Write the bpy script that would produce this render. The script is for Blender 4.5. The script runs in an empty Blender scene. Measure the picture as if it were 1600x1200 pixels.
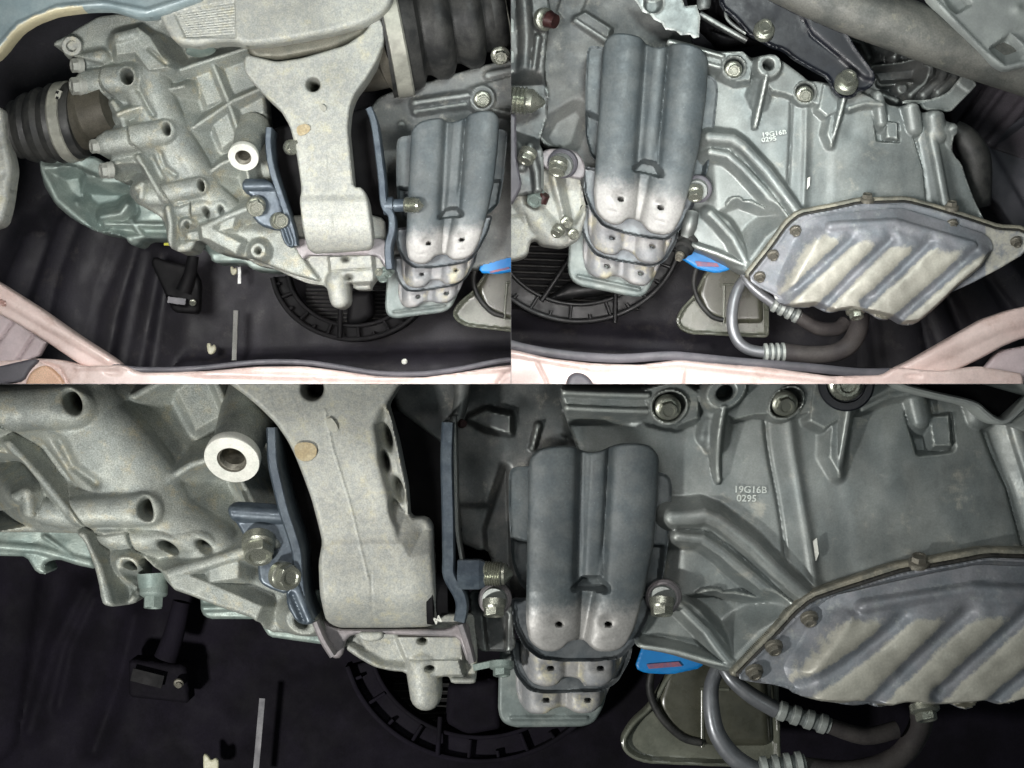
import bpy, bmesh, math
import numpy as np
from mathutils import Vector, Matrix, Quaternion

# ------------------------------------------------------------------ camera, world, lights
SC = bpy.context.scene
COL = SC.collection
CAMD = 3000.0                      # camera distance; 1 unit below = 1 mm at the reference plane
cam_d = bpy.data.cameras.new("camera"); cam = bpy.data.objects.new("camera", cam_d); COL.objects.link(cam)
cam.location = (0, -CAMD / 1000, 0); cam.rotation_euler = (math.radians(90), 0, 0)
cam_d.sensor_width = 36; cam_d.lens = 36 * CAMD / 1600; cam_d.clip_end = 50
SC.camera = cam
w = bpy.data.worlds.new("World"); SC.world = w; w.use_nodes = True
bg = w.node_tree.nodes["Background"]; bg.inputs[0].default_value = (.78, .93, 1, 1); bg.inputs[1].default_value = .04
SC.view_settings.view_transform = 'Standard'; SC.view_settings.look = 'None'; SC.view_settings.exposure = 0; SC.view_settings.gamma = 1
SC.cycles.max_bounces = 5
try: SC.cycles.use_denoising = True
except Exception: pass

def area(name, loc, tgt, size, power, col, sy=None, spread=180):
    d = bpy.data.lights.new(name, 'AREA'); d.size = size; d.energy = power; d.color = col; d.spread = math.radians(spread)
    if sy: d.shape = 'RECTANGLE'; d.size_y = sy
    o = bpy.data.objects.new(name, d); COL.objects.link(o); o.location = loc
    o.rotation_euler = (Vector(tgt) - Vector(loc)).to_track_quat('-Z', 'Y').to_euler()
    return o
area("upper_work_lamp", (-.62, -1.0, .13), (-.36, 0, .33), .18, 3.2, (1, .99, .97), spread=84)
area("upper_work_lamp", (.12, -1.0, .13), (.5, 0, .33), .22, 2.05, (1, .99, .97), spread=84)
area("bumper_work_lamp", (.05, -.55, .05), (.05, 0, .12), .9, 1.7, (1, .94, .92), .06, spread=110)
area("upper_fill_lamp", (.3, -1.5, .85), (.1, 0, .34), .3, 2.3, (.93, 1, .98), spread=70)
area("lower_work_lamp", (-.85, -1.1, -.85), (-.2, 0, -.3), .1, 21, (1, .985, .95))
area("lower_fill_lamp", (.5, -1.6, -.35), (.3, 0, -.3), .4, 1.7, (.93, 1, .98))

# ------------------------------------------------------------------ materials
def lin(c):
    r = []
    for v in c:
        v /= 255.0; r.append(v / 12.92 if v < .04045 else ((v + .055) / 1.055) ** 2.4)
    return (*r, 1)

def mat(name, c1, c2=None, scale=40, metal=0., rough=.5, grain=.12, gscale=500, bump=.25, bscale=None,
        dust=None, dscale=60, dthr=.6, wear_lit=None, wn=1.3, stain=.22, edge=None, ek=.8, streak=None, bdist=.0012, coat=0, rvar=.12, spec=.5):
    m = bpy.data.materials.new(name); m.use_nodes = True
    N = m.node_tree.nodes; L = m.node_tree.links; P = N["Principled BSDF"]
    tc = N.new("ShaderNodeTexCoord"); co = tc.outputs["Object"]
    def noise(sc, det=5, rgh=.6, vec=None):
        n = N.new("ShaderNodeTexNoise"); n.inputs["Scale"].default_value = sc; n.inputs["Detail"].default_value = det
        n.inputs["Roughness"].default_value = rgh; L.new(vec or co, n.inputs["Vector"]); return n.outputs["Fac"]
    def ramp(src, a, b):
        r = N.new("ShaderNodeMapRange"); r.inputs[1].default_value = a; r.inputs[2].default_value = b
        r.interpolation_type = 'SMOOTHSTEP'; L.new(src, r.inputs[0]); return r.outputs[0]
    def mix(f, a, b, mode='MIX', fac=None):
        n = N.new("ShaderNodeMix"); n.data_type = 'RGBA'; n.blend_type = mode
        if f is None: n.inputs[0].default_value = fac
        else: L.new(f, n.inputs[0])
        for s, v in ((6, a), (7, b)):
            if isinstance(v, tuple): n.inputs[s].default_value = v
            else: L.new(v, n.inputs[s])
        return n.outputs[2]
    vec = co
    if streak:
        mp = N.new("ShaderNodeMapping"); mp.inputs["Scale"].default_value = streak; L.new(co, mp.inputs[0]); vec = mp.outputs[0]
    n1 = noise(scale, vec=vec)
    c = mix(ramp(n1, .38, .62), lin(c1), lin(c2 or c1))
    if dust:
        c = mix(ramp(noise(dscale, 8, .7), dthr - .07, dthr + .12), c, lin(dust))
    if wear_lit:  # carries dirt and wear on pan and beam, painted light on the shield
        at = N.new("ShaderNodeAttribute"); at.attribute_name = "wear_lit"
        mm = N.new("ShaderNodeMath"); mm.operation = 'ADD'
        sub = N.new("ShaderNodeMath"); sub.operation = 'MULTIPLY_ADD'
        L.new(noise(70, 8, .75), sub.inputs[0]); sub.inputs[1].default_value = wn; sub.inputs[2].default_value = -wn / 2
        L.new(at.outputs["Fac"], mm.inputs[0]); L.new(sub.outputs[0], mm.inputs[1])
        c = mix(ramp(mm.outputs[0], .3, .75), c, lin(wear_lit))
    if edge:  # lighter colour on convex edges: polished metal plus painted web highlights
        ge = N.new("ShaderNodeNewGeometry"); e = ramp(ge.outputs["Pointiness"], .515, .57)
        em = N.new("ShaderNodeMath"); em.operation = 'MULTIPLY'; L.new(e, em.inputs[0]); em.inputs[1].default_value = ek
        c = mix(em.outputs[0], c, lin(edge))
    if stain:
        st = N.new("ShaderNodeMapRange"); st.inputs[1].default_value = .35; st.inputs[2].default_value = .62; st.inputs[3].default_value = 1 - stain; st.inputs[4].default_value = 1 + stain * .25
        L.new(noise(9, 6, .65), st.inputs[0]); cs = N.new("ShaderNodeCombineColor")
        for i in range(3): L.new(st.outputs[0], cs.inputs[i])
        c = mix(None, c, cs.outputs[0], 'MULTIPLY', 1.0)
    if grain:
        g = noise(gscale, 2, .5)
        cr = N.new("ShaderNodeMapRange"); cr.inputs[1].default_value = .3; cr.inputs[2].default_value = .7
        cr.inputs[3].default_value = 1 - grain * 2; cr.inputs[4].default_value = 1 + grain; L.new(g, cr.inputs[0])
        cmb = N.new("ShaderNodeCombineColor")
        for i in range(3): L.new(cr.outputs[0], cmb.inputs[i])
        c = mix(None, c, cmb.outputs[0], 'MULTIPLY', 1.0)
    L.new(c, P.inputs["Base Color"]); P.inputs["Metallic"].default_value = metal
    rr = N.new("ShaderNodeMapRange"); rr.inputs[1].default_value = .3; rr.inputs[2].default_value = .7
    rr.inputs[3].default_value = rough - rvar; rr.inputs[4].default_value = rough + rvar
    L.new(noise(scale * 2.3), rr.inputs[0]); L.new(rr.outputs[0], P.inputs["Roughness"])
    P.inputs["Specular IOR Level"].default_value = spec
    if coat: P.inputs["Coat Weight"].default_value = coat; P.inputs["Coat Roughness"].default_value = .2
    if bump:
        b = N.new("ShaderNodeBump"); b.inputs["Strength"].default_value = bump; b.inputs["Distance"].default_value = bdist
        ad = N.new("ShaderNodeMath"); ad.operation = 'ADD'; L.new(noise(bscale or gscale * .7, 3, .6), ad.inputs[0])
        L.new(noise(scale * 1.7, 4), ad.inputs[1]); L.new(ad.outputs[0], b.inputs["Height"]); L.new(b.outputs[0], P.inputs["Normal"])
    return m

M = {}
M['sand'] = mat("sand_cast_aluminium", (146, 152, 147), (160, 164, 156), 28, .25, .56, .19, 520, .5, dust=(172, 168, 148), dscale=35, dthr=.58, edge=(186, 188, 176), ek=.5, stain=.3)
M['mint'] = mat("green_tinted_casting", (124, 139, 134), (150, 162, 155), 25, .35, .5, .06, 400, .3)
M['arm'] = mat("forged_arm", (158, 161, 156), (172, 173, 164), 120, .2, .58, .1, 420, .25, dust=(184, 181, 160), dscale=40, dthr=.6)
M['beam'] = mat("painted_beam", (128, 144, 148), (142, 156, 158), 20, .1, .4, .04, 300, .2, wear_lit=(188, 180, 150))
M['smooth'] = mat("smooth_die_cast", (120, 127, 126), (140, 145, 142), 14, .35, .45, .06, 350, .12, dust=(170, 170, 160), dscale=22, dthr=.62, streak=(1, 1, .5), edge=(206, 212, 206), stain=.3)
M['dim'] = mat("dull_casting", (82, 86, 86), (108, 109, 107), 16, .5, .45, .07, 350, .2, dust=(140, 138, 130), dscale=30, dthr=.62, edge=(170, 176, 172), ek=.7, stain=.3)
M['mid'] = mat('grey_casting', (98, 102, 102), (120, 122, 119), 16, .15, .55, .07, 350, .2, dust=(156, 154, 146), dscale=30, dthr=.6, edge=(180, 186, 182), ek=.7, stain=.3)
M['shield'] = mat("heat_shield_steel", (78, 86, 89), (92, 98, 99), 26, .2, .5, .07, 260, .18, dust=(134, 144, 146), dscale=190, dthr=.68, wear_lit=(156, 155, 152), wn=.5)
M['shieldlow'] = mat("dusty_lit_shield_steel", (138, 140, 142), (160, 159, 157), 28, .12, .55, .06, 260, .2, dust=(192, 186, 160), dscale=24, dthr=.57)  # paler copy of the shield steel: dust plus light from below in the colour
M['lip'] = mat("shield_rim_steel", (92, 98, 102), (112, 116, 118), 30, .5, .42, .05, 300, .1)
M['base'] = mat("zinc_base_plate", (112, 122, 120), (134, 142, 138), 22, .2, .5, .05, 300, .1)
M['pan'] = mat("oil_pan_steel", (126, 132, 138), (140, 142, 147), 22, .2, .45, .05, 300, .2, dust=(158, 163, 163), dscale=50, dthr=.6, wear_lit=(182, 180, 168), wn=1.5, stain=.3)
M['flange'] = mat("gasket_flange", (122, 122, 112), (158, 154, 138), 30, .4, .5, .1, 300, .3)
M['gasket'] = mat("gasket_black", (26, 26, 24), (46, 44, 38), 60, 0, .6, .1, 300, .2)
M['navy'] = mat("black_bracket_paint", (12, 15, 24), (18, 22, 32), 20, .0, .42, .03, 300, .08)
M['blade'] = mat("blue_steel_plate", (66, 76, 86), (84, 94, 102), 40, .3, .42, .08, 300, .2, dust=(120, 134, 142), dscale=120, dthr=.66)
M['void'] = mat("black_cavity_shade", (14, 14, 16), (21, 20, 22), 14, 0, .7, .04, 300, .1, spec=.2)  # near black; cavity shade is put into this colour for recessed plates
M['plastic'] = mat("dark_fabric_liner", (34, 33, 38), (44, 42, 49), 8, 0, .6, .1, 420, .3, dust=(64, 61, 62), dscale=26, dthr=.6, spec=.35)
M['plasticC'] = mat("shaded_liner", (19, 17, 23), (27, 24, 33), 8, 0, .8, .1, 420, .2, spec=.12)  # darker copy of the tray liner; the lower view's shade is in the colour
M['fan'] = mat("fan_plastic", (24, 25, 26), (33, 33, 34), 22, 0, .5, .06, 300, .12)
M['rubber'] = mat("boot_rubber", (36, 37, 37), (60, 60, 58), 24, 0, .55, .1, 350, .2, spec=.35)
M['hose'] = mat("hose_rubber", (60, 56, 56), (74, 70, 68), 24, 0, .65, .08, 350, .2)
M['clamp'] = mat("boot_clamp", (150, 150, 140), (174, 174, 162), 40, .25, .4, .04, 300, .05)
M['bolt'] = mat("zinc_bolt", (150, 153, 142), (178, 180, 166), 60, .75, .28, .06, 300, .15)
M['boltd'] = mat("dull_bolt", (116, 113, 103), (144, 140, 128), 60, .5, .42, .1, 300, .3)
M['pale'] = mat("machined_face", (228, 230, 220), (236, 236, 226), 50, .25, .4, .05, 400, .12, dust=(176, 176, 162), dscale=150, dthr=.7)
M['pink'] = mat("pink_beige_paint", (224, 200, 193), (231, 210, 203), 12, 0, .35, .03, 300, .06, dust=(205, 178, 168), dscale=22, dthr=.58, coat=.3)
M['pinkline'] = mat("beige_inner_panel", (196, 182, 184), (214, 200, 202), 12, 0, .4, .03, 300, .06)
M['trim'] = mat("grey_trim", (70, 70, 76), (92, 90, 96), 12, 0, .5, .03, 300, .06)
M['amber'] = mat("smoked_plastic", (66, 67, 56), (80, 80, 68), 16, 0, .32, .05, 300, .05, coat=.3)
M['amberrim'] = mat("smoked_plastic_rim", (98, 101, 90), (114, 116, 104), 16, 0, .3, .05, 300, .05, coat=.3)
M['blue'] = mat("blue_label", (12, 120, 196), (22, 132, 205), 12, 0, .4, .01, 300, .02)
M['red'] = mat("red_mark", (120, 96, 130), (160, 96, 110), 60, 0, .5, .05, 300, .05)
M['redbolt'] = mat("red_brown_bolt", (52, 30, 30), (70, 42, 40), 60, .3, .4, .05, 300, .1)
M['pipe'] = mat("bare_pipe", (116, 119, 123), (138, 140, 143), 12, .5, .42, .03, 300, .03)
M['rubbish'] = mat("pale_clip", (190, 188, 160), (205, 202, 176), 60, 0, .5, .05, 300, .05)
M['line'] = mat("divider_paint", (52, 52, 54), None, 20, 0, .6, 0, 300, 0)
M['graybar'] = mat("dusty_grey_tube", (94, 96, 92), (116, 116, 110), 22, .2, .55, .1, 350, .3, dust=(140, 138, 124), dscale=40, dthr=.64)
M['graypl'] = mat("grey_moulded_plastic", (138, 143, 141), (154, 160, 156), 14, 0, .5, .04, 300, .08)
M['text'] = mat("stamp_edge", (198, 204, 198), (214, 218, 212), 80, .4, .4, .1, 500, .1)
M['wing'] = mat('lilac_grey_panel', (66, 61, 66), (90, 84, 90), 10, .1, .5)
M['rust'] = mat("tan_stain", (176, 163, 132), (166, 150, 116), 90, .2, .6, .12, 300, .2)

# ------------------------------------------------------------------ basic helpers
def W(px, py, h=0., href=None):
    s = (CAMD - (h if href is None else href)) / CAMD / 1000
    return ((px - 800) * s, -h / 1000, (600 - py) * s)

BAYS = {'A': (-9e3, 798.2, -9e3, 599.7), 'B': (798.8, 9e3, -9e3, 599.7), 'C': (-9e3, 9e3, 600.3, 9e3)}
def clip(bm, bay):
    x0, x1, y0, y1 = BAYS[bay]; c = Vector((0, -CAMD / 1000, 0))
    planes = []
    def pl(v, axis, sgn):
        if abs(v) > 5e3: return
        if axis == 0: p = Vector(((v - 800) / 1000, 0, 0)); d = p - c; n = Vector((d.y, -d.x, 0)) * sgn
        else: p = Vector((0, 0, (600 - v) / 1000)); d = p - c; n = Vector((0, d.z, -d.y)) * sgn
        planes.append((p, n.normalized()))
    pl(x0, 0, -1); pl(x1, 0, 1); pl(y0, 1, -1); pl(y1, 1, 1)
    for p, n in planes:
        if any((v.co - p).dot(n) > 0 for v in bm.verts):
            bmesh.ops.bisect_plane(bm, geom=bm.verts[:] + bm.edges[:] + bm.faces[:], plane_co=p, plane_no=n, clear_outer=True)

def tag(o, label=None, cat=None, group=None, kind=None):
    if label: o['label'] = label
    if cat: o['category'] = cat
    if group: o['group'] = group
    if kind: o['kind'] = kind
    return o

def thing(name, label, cat, px, py, h=0, group=None):
    o = bpy.data.objects.new(name, None); COL.objects.link(o); o.empty_display_size = .02
    o.location = W(px, py, h); return tag(o, label, cat, group)

def off(parent):
    v = Vector((0, 0, 0)); p = parent
    while p is not None: v -= Vector(p.location); p = p.parent
    return v

def mesh(name, verts, faces, m, parent=None, bay=None, smooth=True, ang=50, wear_lit=None):
    me = bpy.data.meshes.new(name); me.from_pydata([tuple(v) for v in verts], [], faces)
    if wear_lit is not None:
        a = me.attributes.new("wear_lit", 'FLOAT', 'POINT'); a.data.foreach_set("value", np.asarray(wear_lit, dtype=np.float32))
    if bay:
        x0, x1, y0, y1 = BAYS[bay]
        bm = bmesh.new(); bm.from_mesh(me); clip(bm, bay); bm.to_mesh(me); bm.free()
    me.materials.append(m)
    if smooth:
        me.polygons.foreach_set("use_smooth", [True] * len(me.polygons))
        try: me.set_sharp_from_angle(angle=math.radians(ang))
        except Exception: pass
    me.update()
    o = bpy.data.objects.new(name, me); COL.objects.link(o)
    if parent is not None: o.parent = parent; o.location = off(parent)
    return o

def sm(pts, n=6, closed=True):
    P = [np.array(p, float) for p in pts]; out = []; N = len(P)
    rng = range(N) if closed else range(N - 1)
    for i in rng:
        if closed: a, b, c, d = P[i - 1], P[i], P[(i + 1) % N], P[(i + 2) % N]
        else: a, b, c, d = P[max(i - 1, 0)], P[i], P[i + 1], P[min(i + 2, N - 1)]
        for k in range(n):
            t = k / n; t2 = t * t; t3 = t2 * t
            out.append(.5 * ((2 * b) + (-a + c) * t + (2 * a - 5 * b + 4 * c - d) * t2 + (-a + 3 * b - 3 * c + d) * t3))
    if not closed: out.append(P[-1])
    return [tuple(p) for p in out]

def chaik(pts, n=2, closed=True, c=5.0):       # corner cutting by at most c: keeps straight runs straight and corners tight
    P = [tuple(map(float, p[:2])) for p in pts]
    for _ in range(n):
        Q = []; N = len(P)
        for i in range(N if closed else N - 1):
            a, b = P[i], P[(i + 1) % N]; L = math.hypot(a[0] - b[0], a[1] - b[1]) or 1; t = min(.25, c / L)
            Q.append(tuple(a[k] * (1 - t) + b[k] * t for k in range(2))); Q.append(tuple(a[k] * t + b[k] * (1 - t) for k in range(2)))
        if not closed: Q = [P[0]] + Q + [P[-1]]
        P = Q; c *= .5
    return P

class Map:
    def __init__(s, src=None, dst=None):
        if src is None: s.A = np.eye(2); s.b = np.zeros(2)
        else:
            S = np.array([[*p, 1] for p in src], float); D = np.array(dst, float)
            X = np.linalg.lstsq(S, D, rcond=None)[0]; s.A = X[:2].T; s.b = X[2]
        s.Ai = np.linalg.inv(s.A); s.k = math.sqrt(abs(np.linalg.det(s.A)))
    def __call__(s, x, y): return (s.A[0, 0] * x + s.A[0, 1] * y + s.b[0], s.A[1, 0] * x + s.A[1, 1] * y + s.b[1])
    def inv(s, x, y):
        x = x - s.b[0]; y = y - s.b[1]; return (s.Ai[0, 0] * x + s.Ai[0, 1] * y, s.Ai[1, 0] * x + s.Ai[1, 1] * y)
    def pts(s, P): return [s(*p[:2]) for p in P]
ID = Map()
class Warp(Map):
    """smooth map through matching points of two views (thin plate spline)"""
    def __init__(s, src, dst):
        super().__init__(src, dst); s.f = s.fit(np.array(src, float), np.array(dst, float)); s.g = s.fit(np.array(dst, float), np.array(src, float))
    @staticmethod
    def ker(r2): return np.where(r2 > 1e-9, r2 * np.log(np.maximum(r2, 1e-9)), 0) * 1e-4
    def fit(s, S, D):
        n = len(S); r2 = ((S[:, None] - S[None]) ** 2).sum(2); K = s.ker(r2) + np.eye(n) * .02; P = np.c_[np.ones(n), S]
        L = np.zeros((n + 3, n + 3)); L[:n, :n] = K; L[:n, n:] = P; L[n:, :n] = P.T
        return S, np.linalg.solve(L, np.r_[D, np.zeros((3, 2))])
    def ev(s, fg, x, y):
        S, Wt = fg; x = np.asarray(x, float); y = np.asarray(y, float); n = len(S)
        o0 = Wt[n, 0] + Wt[n + 1, 0] * x + Wt[n + 2, 0] * y; o1 = Wt[n, 1] + Wt[n + 1, 1] * x + Wt[n + 2, 1] * y
        for i in range(n):
            k = s.ker((x - S[i, 0]) ** 2 + (y - S[i, 1]) ** 2); o0 = o0 + Wt[i, 0] * k; o1 = o1 + Wt[i, 1] * k
        return o0, o1
    def __call__(s, x, y):
        a, b = s.ev(s.f, x, y); return (float(a), float(b)) if np.ndim(a) == 0 else (a, b)
    def inv(s, x, y): return s.ev(s.g, x, y)

def seg(U, V, pts, closed=False):
    """distance to polyline, parameter 0..1 along it, closest point"""
    P = np.array([p[:2] for p in pts], float); n = len(P); best = np.full(U.shape, 1e18); T = np.zeros(U.shape); CX = np.zeros(U.shape); CY = np.zeros(U.shape)
    m = n if closed else n - 1
    ln = [np.hypot(*(P[(i + 1) % n] - P[i])) for i in range(m)]; tot = sum(ln) or 1; acc = 0
    for i in range(m):
        a = P[i]; d = P[(i + 1) % n] - a; L2 = d @ d
        if L2 < 1e-9: continue
        t = np.clip(((U - a[0]) * d[0] + (V - a[1]) * d[1]) / L2, 0, 1); cx = a[0] + t * d[0]; cy = a[1] + t * d[1]
        q = (U - cx) ** 2 + (V - cy) ** 2; k = q < best
        best = np.where(k, q, best); T = np.where(k, (acc + t * ln[i]) / tot, T); CX = np.where(k, cx, CX); CY = np.where(k, cy, CY); acc += ln[i]
    return np.sqrt(best), T, CX, CY

def inside(U, V, pts):
    r = np.zeros(U.shape, bool); n = len(pts); j = n - 1
    for i in range(n):
        xi, yi = pts[i][:2]; xj, yj = pts[j][:2]
        if yi != yj:
            r ^= ((yi > V) != (yj > V)) & (U < (xj - xi) * (V - yi) / (yj - yi) + xi)
        j = i
    return r

def smax(a, b, k): h = np.clip(.5 + .5 * (a - b) / k, 0, 1); return b * (1 - h) + a * h + k * h * (1 - h)
def smin(a, b, k): return -smax(-a, -b, k)

class Field:
    def __init__(s, U, V, sd): s.U, s.V, s.sd = U, V, sd; s.H = np.zeros(U.shape); s.Wr = np.zeros(U.shape)
    def sdp(s, pts): d = seg(s.U, s.V, pts, True)[0]; return np.where(inside(s.U, s.V, pts), d, -d)
    def plat(s, pts, h, slope=3, k=3): s.H = smax(s.H, h - np.maximum(0, -s.sdp(pts)) * slope, k)
    def pit(s, pts, h, slope=3, k=3): s.H = smin(s.H, h + np.maximum(0, -s.sdp(pts)) * slope, k)
    def step(s, pts, dh, soft=2): s.H += dh / (1 + np.exp(-np.clip(s.sdp(pts) / soft, -40, 40)))
    def ridge(s, pts, r, h0, h1=None, k=3, fall=3, fl=1.0):
        d, t, _, _ = seg(s.U, s.V, pts); hh = h0 + ((h1 if h1 is not None else h0) - h0) * t
        s.H = smax(s.H, np.where(d < r, hh - r * fl + fl * np.sqrt(np.maximum(r * r - d * d, 0)), hh - r * fl - (d - r) * fall), k)
    def trough(s, pts, r, dep, p=2): d = seg(s.U, s.V, pts)[0]; s.H -= dep * np.exp(-(d / r) ** p)
    def boss(s, x, y, r, h, slope=5, k=2, ry=None, ang=0):
        d = s.el(x, y, r, ry, ang); s.H = smax(s.H, h - np.maximum(0, d - r) * slope, k)
    def el(s, x, y, r, ry=None, ang=0):
        a = math.radians(ang); dx, dy = s.U - x, s.V - y; u = dx * math.cos(a) + dy * math.sin(a); v = -dx * math.sin(a) + dy * math.cos(a)
        return np.hypot(u, v * (r / (ry or r)))
    def hole(s, x, y, r, dep, ry=None, ang=0, sh=1.2):
        dep = dep * 2.6 if dep > 8 else dep
        d = s.el(x, y, r, ry, ang); s.H -= dep / (1 + np.exp(np.clip((d - r) / sh, -40, 40)))
    def bump(s, x, y, r, h, ry=None, ang=0): s.H += h * np.exp(-(s.el(x, y, r, ry, ang) / r) ** 2)
    def lumps(s, amp, sc):
        u, v = s.U / sc, s.V / sc
        s.H += amp * (np.sin(u + 1.3 * np.sin(v * .7 + 1)) * np.sin(v * 1.1 + 1.1 * np.sin(u * .6)) + .4 * np.sin(2.3 * u + v) * np.sin(2.1 * v - u + .5))

def relief(name, bay, outline, f, h0, m, parent=None, mp=ID, res=2.4, edge=5, skirt=60, ang=48, er=1.0, snap=True):
    """solid casting: a relief surface inside an outline, with a rounded rim and side walls going back"""
    outline = [tuple(map(float, p[:2])) for p in outline]
    D = np.array(mp.pts(outline)); x0, y0 = D.min(0) - 3; x1, y1 = D.max(0) + 3
    b = BAYS[bay]; pad = 12
    x0 = max(x0, b[0] - pad, -45); x1 = min(x1, b[1] + pad, 1645); y0 = max(y0, b[2] - pad, -45); y1 = min(y1, b[3] + pad, 1245)
    xs = np.arange(x0, x1 + res, res); ys = np.arange(y0, y1 + res, res); X, Y = np.meshgrid(xs, ys)
    U, V = mp.inv(X, Y); k = mp.k; rs = res / k
    d, _, CX, CY = seg(U, V, outline, True); ins = inside(U, V, outline); sd = np.where(ins, d, -d)
    if snap:
        near = (sd < rs * .5) & (sd > -rs * .95)
        U = np.where(near, CX, U); V = np.where(near, CY, V); sd = np.where(near, 0, sd)
    keep = sd >= -1e-6
    F = Field(U, V, sd)
    if f: f(F)
    if edge: e = np.clip(1 - sd / edge, 0, 1); F.H -= er * edge * (1 - np.sqrt(np.maximum(1 - e * e, 0)))
    XX, YY = mp(U, V); H = h0 + F.H * k
    s = (CAMD - h0) / CAMD / 1000
    ok = keep[:-1, :-1] & keep[1:, :-1] & keep[:-1, 1:] & keep[1:, 1:]
    ny, nx = keep.shape; idx = -np.ones(ny * nx, int); ii, jj = np.nonzero(ok)
    a = ii * nx + jj; q = np.stack([a, a + nx, a + nx + 1, a + 1], 1)
    used = np.unique(q); idx[used] = np.arange(len(used)); q = idx[q]
    P = np.stack([(XX.ravel()[used] - 800) * s, -H.ravel()[used] / 1000, (600 - YY.ravel()[used]) * s], 1)
    wr = F.Wr.ravel()[used]
    E = np.concatenate([q[:, [0, 1]], q[:, [1, 2]], q[:, [2, 3]], q[:, [3, 0]]])
    key = np.sort(E, 1); code = key[:, 0] * (len(used) + 1) + key[:, 1]
    u, first, cnt = np.unique(code, return_index=True, return_counts=True); BE = E[first[cnt == 1]]
    bv = np.unique(BE); mpd = {int(v): len(used) + i for i, v in enumerate(bv)}
    B2 = P[bv].copy(); B2[:, 1] = np.maximum(B2[:, 1] + .002, (-h0 + skirt * k) / 1000)
    faces = q.tolist() + [[int(b_), int(a_), mpd[int(a_)], mpd[int(b_)]] for a_, b_ in BE]
    verts = np.concatenate([P, B2]); wr = np.concatenate([wr, wr[bv]])
    return mesh(name, verts.tolist(), faces, m, parent, bay, True, ang, wear_lit=wr)

def frame3(d):
    d = Vector(d).normalized(); up = Vector((0, 0, 1)) if abs(d.z) < .9 else Vector((1, 0, 0)); x = d.cross(up).normalized(); return x, d.cross(x)

def tube(name, bay, pts, m, parent=None, seg_=18, smooth=4, cap=True, href=None):
    """pts: (px,py,h,r)"""
    P = sm(pts, smooth, False) if smooth > 1 else pts
    C = [Vector(W(p[0], p[1], p[2])) for p in P]; R = [p[3] * (CAMD - p[2]) / CAMD / 1000 for p in P]
    V = []; Fc = []; x = None
    for i, c in enumerate(C):
        d = (C[min(i + 1, len(C) - 1)] - C[max(i - 1, 0)]).normalized()
        if x is None: x, y = frame3(d)
        else: x = (x - d * x.dot(d)).normalized(); y = d.cross(x)
        for k in range(seg_): a = 2 * math.pi * k / seg_; V.append(c + (x * math.cos(a) + y * math.sin(a)) * R[i])
    for i in range(len(C) - 1):
        for k in range(seg_):
            k2 = (k + 1) % seg_; Fc.append([i * seg_ + k, i * seg_ + k2, (i + 1) * seg_ + k2, (i + 1) * seg_ + k])
    if cap: Fc.append(list(range(seg_))[::-1]); Fc.append([(len(C) - 1) * seg_ + k for k in range(seg_)])
    return mesh(name, V, Fc, m, parent, bay)

def lathe(name, bay, p0, p1, prof, m, parent=None, n=40, ang=40, caps=(1, 1)):
    """p0,p1: (px,py,h) axis ends; prof: (t along axis 0..1, radius px)"""
    a, b = Vector(W(*p0)), Vector(W(*p1)); d = b - a; x, y = frame3(d); V = []; Fc = []
    for t, r in prof:
        c = a + d * t
        for k in range(n): q = 2 * math.pi * k / n; V.append(c + (x * math.cos(q) + y * math.sin(q)) * (r / 1000))
    for i in range(len(prof) - 1):
        for k in range(n): k2 = (k + 1) % n; Fc.append([i * n + k, i * n + k2, (i + 1) * n + k2, (i + 1) * n + k])
    if caps[0]: Fc.append(list(range(n))[::-1])
    if caps[1]: Fc.append([(len(prof) - 1) * n + k for k in range(n)])
    return mesh(name, V, Fc, m, parent, bay, True, ang)

def ribbon(name, bay, pts, th, h0, h1, m, parent=None, bev=1.5, smooth=4):
    """sheet metal seen on edge: polyline (px,py[,dh]) of thickness th running back from h0 to h1"""
    P = sm([(p[0], p[1], p[2] if len(p) > 2 else 0, p[3] if len(p) > 3 else th) for p in pts], smooth, False)
    V = []; Fc = []; sec = [(-.5, h1), (-.5, h0 - bev), (-.5 + min(.4, bev / th), h0), (.5 - min(.4, bev / th), h0), (.5, h0 - bev), (.5, h1)]; n = len(sec)
    for i, p in enumerate(P):
        a, b = P[max(i - 1, 0)], P[min(i + 1, len(P) - 1)]; dx, dy = b[0] - a[0], b[1] - a[1]; L = math.hypot(dx, dy) or 1; nx, ny = -dy / L, dx / L
        for o, h in sec: V.append(W(p[0] + nx * o * p[3], p[1] + ny * o * p[3], h + p[2], h0))
    for i in range(len(P) - 1):
        for k in range(n - 1): Fc.append([i * n + k, i * n + k + 1, (i + 1) * n + k + 1, (i + 1) * n + k])
    Fc.append(list(range(n))); Fc.append([(len(P) - 1) * n + k for k in range(n)][::-1])
    return mesh(name, V, Fc, m, parent, bay, True, 45)

def box(name, bay, cx, cy, h, sx, sy, sh, m, parent=None, rot=0):
    a = math.radians(rot); V = []
    for dh in (0, -sh):
        for ux, uy in ((-.5, -.5), (.5, -.5), (.5, .5), (-.5, .5)):
            x, y = ux * sx, uy * sy; V.append(W(cx + x * math.cos(a) - y * math.sin(a), cy + x * math.sin(a) + y * math.cos(a), h + dh, h))
    return mesh(name, V, [[0, 1, 2, 3][::-1], [4, 5, 6, 7], [0, 1, 5, 4], [1, 2, 6, 5], [2, 3, 7, 6], [3, 0, 4, 7]], m, parent, bay, False)

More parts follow.
